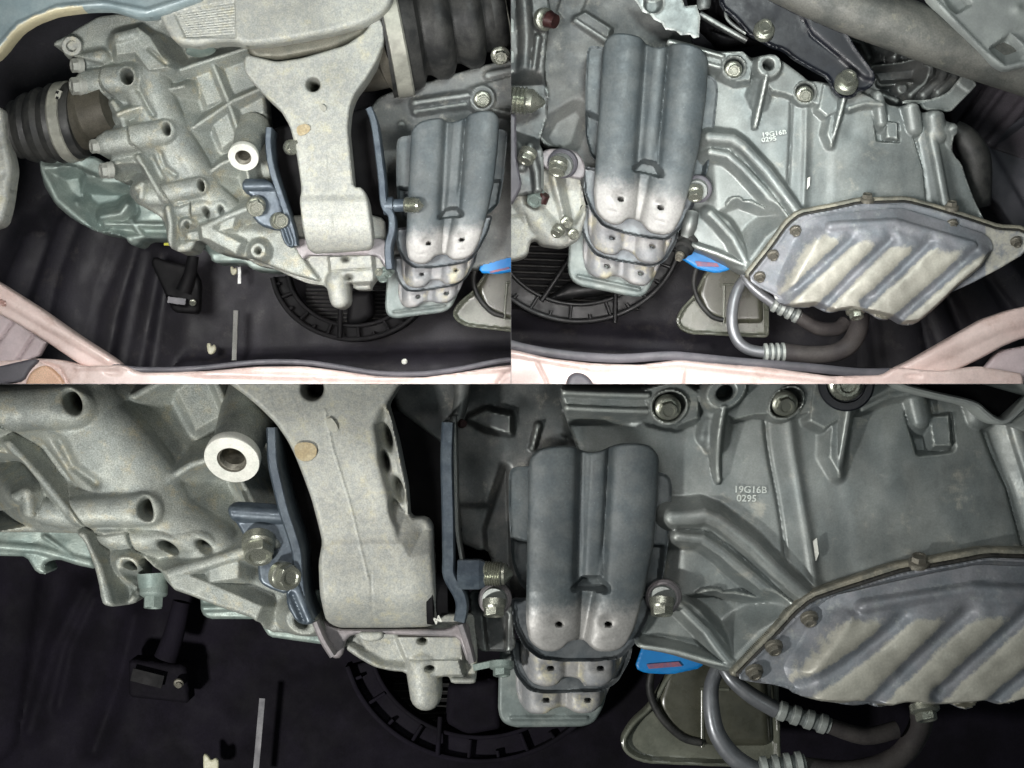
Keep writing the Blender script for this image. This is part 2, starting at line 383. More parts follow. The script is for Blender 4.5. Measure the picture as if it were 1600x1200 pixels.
_bolts = {}
def bolt_mesh(kind):
    if kind in _bolts: return _bolts[kind]
    V = []; F = []
    def ringv(n, r, z, a0=0): s = len(V); V.extend([(r * math.cos(a0 + 2 * math.pi * k / n), r * math.sin(a0 + 2 * math.pi * k / n), z) for k in range(n)]); return s
    def link(a, b, n): [F.append([a + k, a + (k + 1) % n, b + (k + 1) % n, b + k]) for k in range(n)]
    n = 30; fl = 1.28 if kind != 'hex' else 1.02
    r0 = ringv(n, fl, -.5); r1 = ringv(n, fl, .08); r2 = ringv(n, fl * .93, .18); r3 = ringv(n, .9, .3); link(r0, r1, n); link(r1, r2, n); link(r2, r3, n); F.append([r3 + k for k in range(n)])
    h = .95; a = ringv(6, .93, .2); b = ringv(6, .93, h - .08); link(a, b, 6)
    c = ringv(12, .82, h, 0)   # chamfer ring: 12 verts
    for k in range(6):
        F.append([b + k, b + (k + 1) % 6, c + (2 * k + 2) % 12, c + 2 * k + 1]); F.append([b + k, c + 2 * k + 1, c + 2 * k])
    d = ringv(12, .6, h); link(c, d, 12); e = ringv(12, .5, h - .12); link(d, e, 12); F.append([e + k for k in range(12)])
    if kind == 'washer':
        w0 = ringv(n, 1.62, -.5); w1 = ringv(n, 1.62, -.08); w2 = ringv(n, 1.55, 0); w3 = ringv(n, 1.2, .0); link(w0, w1, n); link(w1, w2, n); link(w2, w3, n)
    me = bpy.data.meshes.new("bolt"); me.from_pydata(V, [], F); me.polygons.foreach_set("use_smooth", [True] * len(me.polygons)); me.set_sharp_from_angle(angle=math.radians(35))
    _bolts[kind] = me; return me

def bolt(px, py, h, r, m='bolt', parent=None, n=(.12, -1, -.5), spin=15, kind='flange', name='bolt', ln=1.0, bay=None):
    key = (kind, m)
    if key not in _bolts: me = bolt_mesh(kind).copy(); me.materials.append(M[m]); _bolts[key] = me
    o = bpy.data.objects.new(name, _bolts[key]); COL.objects.link(o)
    q = Vector(n).to_track_quat('Z', 'Y') @ Quaternion((0, 0, 1), math.radians(spin))
    o.rotation_mode = 'QUATERNION'; o.rotation_quaternion = q; s = r / 1000 * (CAMD - h) / CAMD; o.scale = (s, s, s * ln)
    p = Vector(W(px, py, h)); rr = r * 1.8
    if bay or abs(px - 798.5) < rr and py < 600 or abs(py - 600) < rr:
        bay = bay or ('C' if py > 600 else 'A' if px < 798.5 else 'B')
        me = o.data.copy(); me.transform(Matrix.Translation(p) @ q.to_matrix().to_4x4() @ Matrix.Diagonal((s, s, s * ln, 1)))
        bm = bmesh.new(); bm.from_mesh(me); clip(bm, bay); bm.to_mesh(me); bm.free(); o.data = me
        o.rotation_quaternion = (1, 0, 0, 0); o.scale = (1, 1, 1); o.location = off(parent) if parent is not None else (0, 0, 0)
        if parent is not None: o.parent = parent
        return o
    if parent is not None: o.parent = parent; o.location = p + off(parent)
    else: o.location = p
    return o

def lettering(name, bay, text, px, py, h, size, rot, m, parent, ex=.7, sx=1.0):
    c = bpy.data.curves.new(name, 'FONT'); c.body = text; c.size = size / 1000; c.extrude = ex / 1000; c.offset = .0002
    t = bpy.data.objects.new(name, c); COL.objects.link(t)
    dg = bpy.context.evaluated_depsgraph_get(); me = bpy.data.meshes.new_from_object(t.evaluated_get(dg)); bpy.data.objects.remove(t)
    R = Matrix.Translation(W(px, py, h)) @ Matrix.Rotation(math.radians(-rot), 4, 'Y') @ Matrix.Rotation(math.radians(90), 4, 'X') @ Matrix.Scale(sx, 4, (1, 0, 0))
    me.transform(R); me.materials.clear(); me.materials.append(m)
    o = bpy.data.objects.new(name, me); COL.objects.link(o)
    if parent is not None: o.parent = parent; o.location = off(parent)
    return o

# ------------------------------------------------------------------ the three bays: dividers and backs
def slab(name, x0, x1, y0, y1, h0, h1, m):
    V = [((x - 800) / 1000, -h / 1000, (600 - y) / 1000) for h in (h0, h1) for x, y in ((x0, y0), (x1, y0), (x1, y1), (x0, y1))]
    o = mesh(name, V, [[3, 2, 1, 0], [4, 5, 6, 7], [0, 1, 5, 4], [1, 2, 6, 5], [2, 3, 7, 6], [3, 0, 4, 7]], m, None, None, False); o['kind'] = 'structure'; return o
slab("divider_wall", 798.25, 798.75, -60, 599.75, 70, -460, M['line'])
slab("light_blocking_divider", -100, 1700, 599.8, 600.2, 460, -460, M['line'])  # added divider, unseen edge-on; reaches forward to keep each view's lamps apart
def back(name, bay, f, m, h0=-380, res=7, outl=None):
    b = {'A': (-60, 830, -60, 630), 'B': (770, 1660, -60, 630), 'C': (-60, 1660, 570, 1260)}[bay]
    o = relief(name, bay, outl or [(b[0], b[2]), (b[1], b[2]), (b[1], b[3]), (b[0], b[3])], f, h0, m, None, res=res, edge=0, skirt=20, snap=False)
    o['kind'] = 'structure'; return o
# ------------------------------------------------------------------ shared castings, written once and fitted to each view
A2C = Warp([(380, 246), (262, 203), (316, 290), (275, 385), (220, 235), (258, 300), (272, 325), (322, 332), (345, 328), (375, 307), (388, 285), (328, 265), (370, 210)],
           [(361, 719), (118, 628), (230, 797), (190, 945), (22, 675), (122, 795), (148, 836), (262, 855), (320, 855), (370, 820), (390, 785), (270, 740), (348, 650)])
B2C = Warp([(1146, 105), (1257, 146), (1197, 105), (1180, 197), (1298, 228), (1191, 208), (1110, 207), (1155, 216), (1248, 328), (1355, 308), (1373, 217), (1404, 219), (1369, 182), (1427, 200), (1452, 330),
            (1243, 362), (1207, 400), (1358, 340), (1337, 487), (1214, 450), (1165, 415), (1085, 383), (1122, 342), (1150, 312), (1275, 477), (1320, 481), (1402, 497)],
           [(1042, 632), (1226, 628), (1130, 612), (1122, 748), (1310, 742), (1144, 758), (1050, 797), (1112, 798), (1264, 928), (1435, 875), (1438, 705), (1488, 700), (1422, 645), (1532, 647), (1610, 880),
            (1265, 968), (1208, 1013), (1445, 920), (1445, 1110), (1228, 1058), (1140, 1040), (1000, 1008), (1065, 945), (1112, 928), (1342, 1103), (1420, 1097), (1550, 1099)])
def iA(*pts): return [tuple(float(v) for v in A2C.inv(x, y)) for x, y in pts]      # written from the close view
def iB(*pts): return [tuple(float(v) for v in B2C.inv(x, y)) for x, y in pts]

# ---- transmission housing (left), coordinates of the upper left view
def housing_f(S):
    u, v = S.U, S.V
    S.H -= 14
    S.lumps(.8, 19)
    # deep ribbed pocket field on the right
    S.pit([(262, 60), (420, 60), (430, 330), (352, 330), (312, 262), (278, 190), (262, 120)], -52, 1.4, 10)
    for p, h in (([(300, 112), (330, 100), (346, 150), (318, 158)], -36), ([(322, 172), (352, 160), (362, 212), (342, 226)], -34), ([(344, 92), (400, 74), (404, 128), (358, 142)], -40),
                 ([(362, 150), (404, 140), (406, 170), (368, 178)], -42)):
        S.plat(p, h, 1.2, 4)
    S.ridge([(264, 113), (300, 100), (392, 70)], 3.5, -10, -14, 2, 2.2)
    S.ridge([(327, 92), (352, 152), (372, 212)], 3.5, -20, -22, 2, 2)
    S.ridge([(300, 197), (360, 155), (410, 132)], 3.5, -14, -24, 2, 2)
    S.ridge([(326, 268), (343, 256), (360, 249)], 3.2, -8, -4, 2, 2.4)
    S.ridge([(383, 262), (386, 275), (390, 292)], 2.6, -12, -12, 2, 2.4)
    # central spine
    S.ridge([(232, 118), (246, 165), (268, 215), (296, 262), (318, 305), (345, 330)], 30, 12, 2, 8, 1.0)
    S.ridge([(205, 125), (225, 160), (238, 200), (262, 245), (290, 300)], 22, 8, 4, 6, 1)
    S.trough([(212, 134), (222, 148), (230, 164), (240, 180)], 4.2, 8)
    S.trough(iA((95, 690), (115, 730), (150, 755)), 4.5, 8)
    # top block and its slope
    S.plat([(182, 56), (218, 46), (236, 60), (266, 108), (236, 112), (214, 84), (186, 88)], 16, 2.2, 3)
    S.ridge([(190, 62), (212, 56)], 10, 22, 20, 3, 2)
    S.trough([(236, 80), (262, 102)], 3, 8)
    # round bosses lying across the seam
    for a, b, r, h in (((126, 131), (196, 123), 22, 20), ((118, 96), (158, 88), 11, 6), ((166, 224), (258, 207), 20, 23), ((176, 264), (205, 258), 16, 6),
                       ((262, 303), (312, 292), 15, 18), (iA((70, 800))[0], iA((112, 806))[0], 13, 10), ((282, 326), (318, 324), 12, 8), ((326, 326), (344, 322), 10, 4), ((190, 66), (205, 62), 16, 14)):
        S.ridge([a, b], r, h, h - 1, 6, 1.6, .8)
    S.boss(200, 121, 14, 17, 1.5, 4); S.boss(262, 205, 12, 15, 1.4, 4)
    # seam between the two case halves
    seam = [(158, 128), (163, 141), (180, 155), (197, 180), (202, 205), (206, 225), (220, 236), (233, 250), (246, 278), (254, 298)]
    S.step([(0, 60), (160, 100)] + seam + iA((145, 835), (158, 838), (200, 834), (208, 862), (222, 882), (240, 888)) + [(240, 420), (0, 420)], -8, .6)
    S.trough(seam + iA((145, 835), (158, 836)), 1.5, 8)
    S.trough(iA((198, 834), (204, 858), (220, 882), (236, 887), (262, 892), (300, 912), (360, 935), (400, 960)), 1.4, 7)
    S.ridge([(176, 160), (190, 182), (196, 205)], 5, 2, 2, 3, 2)
    S.ridge([(216, 246), (236, 278), (250, 303)], 4, 6, 6, 2, 2)
    # extra cast detail: web corners, small ribs between the bosses, pads
    S.ridge([(232, 148), (262, 140), (286, 134)], 3, 4, -4, 3, 2); S.ridge([(186, 180), (206, 172), (222, 168)], 3.5, 10, 8, 3, 2)
    S.boss(292, 352, 9, 6, 2, 3); S.hole(292, 352, 3, 12, 4, 0, .6)
    S.boss(404, 392, 11, 8, 2, 3); S.hole(404, 392, 3.5, 12, 4, 0, .6)
    # threaded holes seen at a slant
    for x, y, rx, ry in ((201, 121, 8, 11), (263, 203, 4.2, 8), (*iA((230, 797))[0], 3.2, 7), (*iA((262, 855))[0], 3.6, 6), (*iA((320, 855))[0], 2.6, 5)):
        S.bump(x, y, rx * 2.4, -4); S.hole(x, y, rx, 26, ry, -12, .5)
    S.pit(iA((-40, 735), (2, 738), (24, 765), (8, 800), (-40, 808)), -80, 4, 2); S.ridge(iA((30, 775), (44, 768), (46, 800)), 5, 10, 6, 3, 2)
    S.plat(iA((330, 872), (372, 868), (372, 905), (330, 912)), 4, 2, 4)
    # lower pads right of the seam, foot web
    S.ridge(iA((250, 905), (300, 890), (345, 875), (430, 850)), 5, 8, 8, 3, 2)
    S.plat(iA((240, 915), (300, 900), (410, 950), (400, 975), (300, 930)), 6, 2, 3)
    S.pit(iA((205, 905), (240, 900), (255, 925), (210, 925)), -24, 3, 2)
    S.ridge(iA((132, 836), (150, 880), (168, 940)), 4.5, 8, 8, 2, 3)
    S.hole(*iA((205, 925))[0], 4, 4, 6, 0, .5)

HOUS = [(96, 55), (116, 42), (150, 22), (182, 18), (250, 18), (300, 40), (400, 56), (408, 130), (414, 200), (420, 290), (440, 350), (470, 400), (500, 440), (455, 428), (418, 414), (396, 404),
        (360, 398), (332, 392), (318, 378), (304, 372), (300, 384), (292, 392), (270, 392), (262, 378), (250, 340), (236, 330), (210, 316), (196, 302), (198, 290), (204, 282),
        (196, 276), (182, 280), (168, 274), (163, 262), (166, 252), (176, 243), (160, 242), (150, 238), (146, 224), (150, 214), (162, 208), (163, 196), (155, 175), (152, 158),
        (136, 154), (122, 145), (116, 130), (120, 118), (130, 110), (122, 102), (114, 92), (116, 84), (108, 90), (98, 86), (92, 70), (80, 70), (80, 62)]
HOUSC = iA((-60, 590), (420, 590), (424, 680), (428, 780), (446, 860), (470, 930), (500, 975), (540, 1000), (540, 1006), (520, 1002), (412, 996), (404, 972), (340, 950), (310, 938), (262, 918), (246, 902), (236, 886), (217, 870), (219, 905), (214, 935),
           (203, 950), (166, 946), (156, 938), (152, 905), (142, 870), (132, 842), (120, 836), (60, 834), (-60, 832))

def white_boss(bay, parent, x, y, r, n=(-.2, -1, -.6)):
    a = Vector(n).normalized(); L = r * 1.9
    def P(t): return (x - a.x * 0 + a.x * t, y - a.z * t, -a.y * t + bosh)
    bosh = 26 if bay == 'A' else 44
    o = lathe("threaded_boss", bay, P(-L * .2), P(0), [(0, r * .98), (.85, r), (1, r * .975), (1, r * .53)], M['pale'], parent, caps=(0, 0))
    lathe("threaded_bore", bay, P(-L * .2), P(0), [(1, r * .53), (.8, r * .49), (.72, r * .45), (.64, r * .49), (.54, r * .44), (.46, r * .48), (.36, r * .43), (.28, r * .47), (.18, r * .42), (.1, r * .45), (-3.5, r * .4)], M['boltd'], parent, caps=(0, 1), ang=25)
    lathe("boss_column", bay, P(-L * 2), P(-L * .14), [(0, r * 1.15), (.5, r * .98), (.9, r * .86), (1, r * .93), (1, r * .5), (.5, r * .48)], M['sand'], parent)
    return o

# ---- heat shield stack, coordinates of the lower view
def shield(bay, mp, grp_label, h0):
    k = mp.k; X = lambda x, y: mp(x, y)
    t = thing("heat_shield", grp_label, "heat shield", *X(870, 900), h0)
    R = 2.0 if bay == 'C' else 1.7
    def rel(n, ol, f, h, m, **kw): return relief(n, bay, chaik(ol, 2), f, h0 + h * k, M[m], t, mp, res=R, **kw)
    # side wings
    def wing(S):
        S.pit([(803, 846), (826, 852), (828, 905), (838, 924), (815, 908), (804, 880)], -26, 4, 2)
        S.pit([(1018, 856), (1034, 856), (1028, 905), (1004, 922), (1012, 890)], -20, 4, 2)
        S.H += 4 * np.exp(-(S.sd / 2.2) ** 2)
    rel("mounting_flange", [(795, 742), (800, 730), (832, 728), (1020, 735), (1046, 742), (1050, 760), (1044, 850), (1036, 905), (1016, 926), (960, 930), (840, 932), (812, 915), (800, 880), (795, 800)], wing, -46, 'shield', skirt=10, edge=2)
    def body(S):
        v = S.V
        S.H -= 40
        S.ridge([(866, 690), (864, 850), (856, 1040)], 47, 4, 4, 5, 1.0, .5); S.ridge([(994, 690), (984, 850), (950, 1040)], 41, 4, 4, 5, 1.0, .5)
        S.plat([(905, 690), (960, 690), (948, 910), (900, 910)], -14, .7, 6); S.ridge([(936, 690), (926, 905)], 13, -9, -9, 5, .8, .35); S.trough([(908, 690), (902, 905)], 6, 9); S.trough([(953, 690), (943, 905)], 4, 6)
        S.plat([(905, 925), (942, 925), (930, 1022), (895, 1022)], -18, 1, 5)
        S.pit([(900, 920), (912, 906), (935, 906), (946, 920)], -34, 4, 2)
        S.H += 1.2 * np.exp(-((v - 928) / 3.0) ** 2) * ((S.U > 898) & (S.U < 950))
        S.H -= .1 * np.maximum(v - 925, 0) + .0022 * np.maximum(v - 940, 0) ** 1.9
        S.H += .05 * (925 - np.minimum(v, 925)) * .3
        S.bump(871, 972, 12, -5, 9); S.bump(948, 972, 12, -5, 9)
        S.hole(874, 977, 4.2, 26, 3, 0, .4); S.hole(951, 977, 4.4, 26, 3, 0, .4)
        S.trough([(852, 1000), (866, 1000)], 2, 1); S.trough([(944, 1000), (958, 1000)], 2, 1)
        S.Wr = np.clip((v - 905) / 90, 0, 1) * .95 + .12 * np.exp(-((S.U - 905) / 9) ** 2)  # pale towards the bottom: light from below put into the colour, plus dust
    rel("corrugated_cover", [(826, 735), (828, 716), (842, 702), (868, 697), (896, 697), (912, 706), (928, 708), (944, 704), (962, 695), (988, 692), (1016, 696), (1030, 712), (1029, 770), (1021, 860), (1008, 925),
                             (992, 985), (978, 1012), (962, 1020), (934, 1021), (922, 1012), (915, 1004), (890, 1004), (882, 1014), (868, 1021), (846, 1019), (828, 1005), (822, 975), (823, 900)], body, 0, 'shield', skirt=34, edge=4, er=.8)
    def lip(S):
        S.H -= 9; S.H += 10 * np.exp(-(np.maximum(S.sd - 1.2, 0) / 1.6) ** 2)
    rel("rim", [(798, 935), (812, 935), (990, 930), (1022, 930), (1012, 968), (992, 1006), (968, 1030), (930, 1034), (880, 1034), (842, 1030), (818, 1010), (803, 980)], lip, -50, 'lip', skirt=12, edge=0)
    def cup(cy, x1, x2, hole):
        def f(S):
            v = S.V; S.H -= 24
            S.ridge([(x1, cy - 60), (x1, cy + 30)], 33, 4, 2, 7, 1.2); S.ridge([(x2, cy - 60), (x2 - 4, cy + 30)], 31, 4, 2, 7, 1.2)
            S.plat([(x1 + 20, cy - 60), (x2 - 20, cy - 60), (x2 - 24, cy + 30), (x1 + 24, cy + 30)], -13, 1, 4)
            S.H -= .1 * np.maximum(v - cy + 12, 0) + .006 * np.maximum(v - cy - 8, 0) ** 2
            if hole:
                S.bump(x1 + 4, cy, 15, -7, 10); S.bump(x2, cy, 15, -7, 10); S.hole(x1 + 6, cy + 3, 4, 18, 2.6, 0, .4); S.hole(x2 + 3, cy + 3, 4, 18, 2.6, 0, .4)
            S.Wr += .35 * np.exp(-((v - cy + 2) / 9) ** 2) * (np.exp(-((S.U - x1 - 2) / 16) ** 2) + np.exp(-((S.U - x2) / 16) ** 2)) + .25
        return f
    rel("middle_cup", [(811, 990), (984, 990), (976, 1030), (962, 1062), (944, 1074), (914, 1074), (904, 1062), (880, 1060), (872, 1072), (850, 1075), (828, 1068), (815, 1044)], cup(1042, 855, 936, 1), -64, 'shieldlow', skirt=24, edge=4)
    rel("rim", [(796, 1000), (990, 1000), (985, 1030), (965, 1066), (940, 1081), (850, 1084), (826, 1080), (806, 1056), (798, 1030)], lip, -92, 'lip', skirt=10, edge=0)
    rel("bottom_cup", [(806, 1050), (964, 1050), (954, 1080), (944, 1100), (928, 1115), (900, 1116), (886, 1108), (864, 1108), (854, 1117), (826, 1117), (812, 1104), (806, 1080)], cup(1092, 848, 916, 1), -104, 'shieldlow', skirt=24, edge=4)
    def basef(S):
        S.H -= 5; S.ridge([(800, 1122), (916, 1122)], 4, 0, 0, 3, .5); S.trough([(796, 1119), (920, 1119)], 1.4, 2)
    rel("base_plate", [(782, 1000), (958, 1000), (954, 1060), (944, 1104), (930, 1130), (912, 1137), (802, 1138), (784, 1130), (778, 1112), (779, 1060)], basef, -130, 'base', skirt=16, edge=5)
    return t

# ---- automatic transmission case with oil pan, coordinates of the upper right view
CASE = [(1040, 74), (1044, 60), (1054, 58), (1100, 70), (1132, 80), (1160, 80), (1185, 92), (1204, 88), (1222, 96), (1244, 112), (1262, 126), (1290, 130), (1316, 138), (1345, 140), (1362, 134), (1380, 148),
        (1386, 162), (1412, 166), (1420, 160), (1434, 162), (1440, 176), (1460, 172), (1478, 176), (1482, 190), (1496, 192), (1498, 206), (1488, 216), (1496, 240), (1508, 252), (1518, 282), (1530, 312), (1545, 345),
        (1540, 400), (1250, 420), (1168, 428), (1152, 420), (1110, 398), (1084, 388), (1070, 360), (1060, 300), (1045, 200)]
def case_f(S):
    u, v = S.U, S.V; S.lumps(.5, 30)
    S.H += -.0009 * (u - 1330) ** 2 * .35 - 4
    S.step([(1500, 190), (1540, 340), (1452, 340), (1446, 262), (1428, 200), (1440, 160)], -7, 1.2)
    S.step([(1038, 40), (1092, 60), (1110, 230), (1115, 330), (1030, 330)], -14, 5)
    S.trough([(1238, 150), (1236, 230), (1231, 312)], 2.2, 3)
    S.H += 3.0 * np.exp(-(seg(u, v, [(1261, 158), (1260, 230), (1256, 325)])[0] / 5) ** 2)
    S.step([(1299, 236), (1298, 330), (1262, 330), (1266, 160), (1290, 170)], -2.5, 2.5)
    S.trough([(1427, 200), (1434, 226), (1445, 262), (1452, 330)], 1.8, 5)
    S.ridge([(1456, 208), (1466, 255), (1480, 330)], 8, 2, 2, 4, .8)
    # top flange
    S.ridge([(1040, 66), (1128, 90)], 3, 14, 14, 2, 3); S.ridge([(1044, 84), (1124, 106)], 3, 10, 10, 2, 3)
    S.plat([(1042, 66), (1128, 90), (1124, 104), (1044, 82)], 6, 3, 2)
    S.plat([(1126, 84), (1160, 82), (1175, 100), (1170, 126), (1150, 128), (1128, 116)], 10, 3, 2)
    S.plat([(1168, 96), (1230, 96), (1262, 128), (1300, 128), (1282, 165), (1262, 160), (1240, 152), (1226, 146), (1206, 142)], 9, 3, 2)
    S.plat([(1285, 134), (1345, 148), (1378, 164), (1352, 165), (1320, 170), (1290, 182), (1278, 172)], 12, 2.6, 2)
    S.ridge([(1325, 170), (1350, 162), (1376, 165)], 3, 14, 12, 2, 3)
    S.boss(1146, 107, 18, 14, 4, 2); S.hole(1146, 107, 14, 12, 14, 0, .8)
    S.boss(1257, 146, 17, 14, 4, 2); S.hole(1257, 146, 14, 12, 14, 0, .8)
    S.ridge([(1197, 108), (1190, 134), (1182, 148)], 17, 24, -2, 3, 3); S.boss(1198, 106, 18, 30, 4, 2); S.hole(1197, 106, 7, 26, 7, 0, .6)
    S.ridge([(1194, 122), (1187, 160), (1180, 197)], 2.6, 32, 4, 1.5, 4); S.ridge([(1194, 124), (1184, 160)], 12, 10, 0, 5, 1)
    S.ridge([(1320, 132), (1312, 150), (1304, 165)], 17, 24, 2, 3, 2); S.boss(1322, 130, 22, 30, 4, 2)
    S.ridge([(1315, 152), (1307, 190), (1298, 228)], 2.8, 34, 4, 1.5, 4); S.plat([(1310, 150), (1300, 170), (1292, 210), (1298, 226), (1306, 190)], 8, 1.5, 3)
    S.ridge([(1195, 150), (1192, 165)], 10, 0, -6, 6, .6)
    # pocket with a light block, bosses on the right
    S.pit([(1369, 182), (1384, 180), (1386, 192), (1402, 194), (1404, 219), (1373, 217)], -18, 3, 2)
    S.plat([(1385, 190), (1401, 193), (1402, 216), (1387, 214)], 1, 3, 2)
    S.ridge([(1372, 150), (1378, 190)], 9, 12, 6, 3, 2)
    for x, y, x2, y2, r in ((1424, 168, 1430, 198, 14), (1460, 182, 1466, 208, 17), (1488, 202, 1494, 214, 9)): S.ridge([(x, y), (x2, y2)], r, 11, 4, 4, 1.6)
    # lower left recess and the long bent web
    S.pit(iB((1000, 840), (1058, 842), (1098, 856), (1140, 890), (1250, 975), (1140, 1060), (960, 1010)), -20, 1.6, 4)
    S.ridge(iB((1050, 808), (1100, 805), (1122, 815), (1180, 862), (1262, 934)), 8, 12, 12, 3, 2, .7)
    S.ridge(iB((1058, 836), (1096, 842), (1130, 866), (1180, 908), (1240, 952)), 6, 3, 5, 3, 2, .8)
    S.trough(iB((1062, 824), (1104, 824), (1130, 842), (1220, 918)), 2, 4)
    S.ridge(iB((1098, 930), (1150, 934), (1230, 952)), 2.4, -6, 0, 2, 3); S.boss(*iB((1114, 929))[0], 8, -4, 3, 2, 5)
    S.pit(iB((1060, 940), (1120, 940), (1200, 955), (1150, 1020)), -30, 1.4, 4)
    S.ridge(iB((1048, 936), (1066, 950), (1104, 990), (1140, 1034)), 5.5, 0, 6, 3, 2.4, .8); S.ridge(iB((1066, 940), (1090, 960), (1126, 1004), (1142, 1030)), 4, -6, 2, 3, 2.4, .8)
    S.ridge(iB((1000, 1010), (1060, 1018), (1140, 1040)), 3, 2, 5, 2, 3)
    S.ridge(iB((1262, 938), (1190, 990), (1142, 1042)), 6, 0, 4, 4, 1, .5)
    S.bump(1330, 205, 14, -2); S.bump(1350, 235, 20, 1.5)

PANO = [(1212, 462), (1212, 440), (1222, 412), (1242, 374), (1256, 350), (1272, 338), (1320, 332), (1370, 326), (1412, 324), (1448, 334), (1506, 352), (1546, 366), (1556, 376), (1556, 390), (1536, 418), (1500, 448), (1466, 482),
        (1440, 503), (1428, 508), (1412, 507), (1402, 500), (1396, 497), (1388, 500), (1376, 498), (1366, 490), (1356, 486), (1332, 484), (1318, 484), (1306, 488), (1294, 487), (1284, 481), (1276, 477), (1266, 480), (1244, 480), (1224, 476)]
def pan_f(S):
    u, v = S.U, S.V
    rb = seg(u, v, [(1556, 372), (1552, 392), (1536, 418), (1500, 448), (1466, 482), (1440, 504), (1412, 507), (1396, 497), (1366, 490), (1332, 484), (1306, 488), (1276, 477), (1244, 480), (1222, 476)])[0]
    tl = seg(u, v, PANO[:13] + [PANO[0]][:0])[0]; tl = np.minimum(tl, seg(u, v, [PANO[0], PANO[-1]])[0] + 20)
    d = np.minimum(1, np.minimum(tl / 34, rb / 9 + .25 * (S.sd > 0))); S.H += 27 * (d * d * (3 - 2 * d)) - 26; S.lumps(.7, 12)
    S.H -= .02 * np.maximum(v - 360, 0)
    S.ridge([(1300, 355), (1400, 350), (1520, 385)], 10, 1, 1, 5, .5)
    fl = [[(1332, 372), (1228, 468)], [(1392, 374), (1340, 424), (1284, 482)], [(1452, 378), (1404, 426), (1352, 474)], [(1524, 392), (1470, 440), (1404, 498)]]
    T = np.zeros(u.shape)
    for p in fl:
        dd = seg(u, v, p)[0]; S.H -= 7 * np.exp(-(dd / 9) ** 2); T = np.maximum(T, np.exp(-(dd / 10.5) ** 2))
    S.trough([(1292, 370), (1330, 360), (1400, 358), (1450, 368), (1530, 394)], 9, 3)
    up = 1 / (1 + np.exp(-((v - 372) - .12 * (u - 1300)) / 5)); lf = 1 / (1 + np.exp(-((u - 1230) + .6 * (v - 440)) / 6))
    S.Wr = np.clip(1.15 * (1 - T * 1.25), 0, 1) * up * lf * (S.sd > 1) + .1
    S.bump(1355, 463, 8, -3, 5)

def case_and_pan(bay, mp, h0, lab_case, lab_pan):
    t = thing("transmission_case", lab_case, "gearbox case", *mp(1300, 230), h0); R = 1.8 if bay == 'B' else 2.1; k = mp.k
    relief("case_shell", bay, chaik(CASE, 1), case_f, h0, M['smooth'], t, mp, res=R, edge=4, skirt=70)
    for x, y in ((1146, 109), (1257, 148)): bolt(*mp(x, y), h0 + 12 * k, 10.5 * k, 'bolt', t, n=(.05, -1, -.35), kind='flange')
    x, y = mp(1200, 217)
    rot = 7 if bay == 'B' else -1.5
    tx = mp(1190, 214); lettering("stamped_number", bay, "19G16B", tx[0], tx[1], h0 - (2.8 if bay == 'B' else 5.4) * k, 9.6 * k, rot, M['text'], t, sx=1.25 if bay == 'B' else 1.08)
    tx = mp(1190, 222); lettering("stamped_number", bay, "0295", tx[0], tx[1], h0 - (2.8 if bay == 'B' else 5.4) * k, 9.6 * k, rot, M['text'], t, sx=1.25 if bay == 'B' else 1.08)
    relief("paint_fleck", bay, [(1262, 278), (1266, 276), (1265, 290), (1261, 296)], None, h0 + 3.0 * k, M['pale'], t, mp, res=1, edge=0, skirt=4)
    p = thing("oil_pan", lab_pan, "oil pan", *mp(1380, 430), h0 + 20 * k)
    FL = [(1162, 428), (1200, 380), (1226, 343), (1246, 327), (1300, 317), (1340, 308), (1416, 306), (1462, 318), (1520, 336), (1562, 350), (1600, 352), (1614, 366), (1602, 388), (1562, 412), (1520, 434), (1480, 452), (1260, 470), (1218, 462), (1194, 449), (1176, 440)]
    relief("case_flange", bay, chaik(FL, 1), lambda S: S.H.__iadd__(S.sd * .04), h0 + 16 * k, M['flange'], p, mp, res=R, edge=3, skirt=24)
    def shr(dx, dy, s=.985):
        c = np.mean(np.array(FL), 0); return [tuple((np.array(q) - c) * s + c + (dx, dy)) for q in FL]
    relief("gasket", bay, chaik(shr(1.5, 5), 1), None, h0 + 19 * k, M['gasket'], p, mp, res=R, edge=2, skirt=3)
    def flf(S):
        S.H += 2 * np.exp(-(np.maximum(S.sd, 0) / 3) ** 2)
        S.Wr = .35 * (S.U > 1540) + .25
    relief("pan_flange", bay, chaik(shr(2.5, 9, .978), 1), flf, h0 + 22 * k, M['pan'], p, mp, res=R, edge=2, skirt=3)
    relief("pan_body", bay, chaik(PANO, 1), pan_f, h0 + 48 * k, M['pan'], p, mp, res=R, edge=0, skirt=30)
    for x, y in ((1243, 361), (1208, 399), (1187, 433), (1358, 339), (1488, 351), (1588, 378)):
        bolt(*mp(x, y), h0 + 26 * k, 7.2 * k, 'boltd', p, n=(.1, -.75, -.8), kind='flange')
    bolt(*mp(1337, 487), h0 + 22 * k, 12 * k, 'bolt', p, n=(.1, -.4, -.95), kind='flange', name='drain_plug')
    for x, y in ((1355, 311), (1487, 323)): bolt(*mp(x, y), h0 + 14 * k, 9 * k, 'boltd', p, n=(.0, -.5, 1), kind='flange', name='flange_nut')
    return t

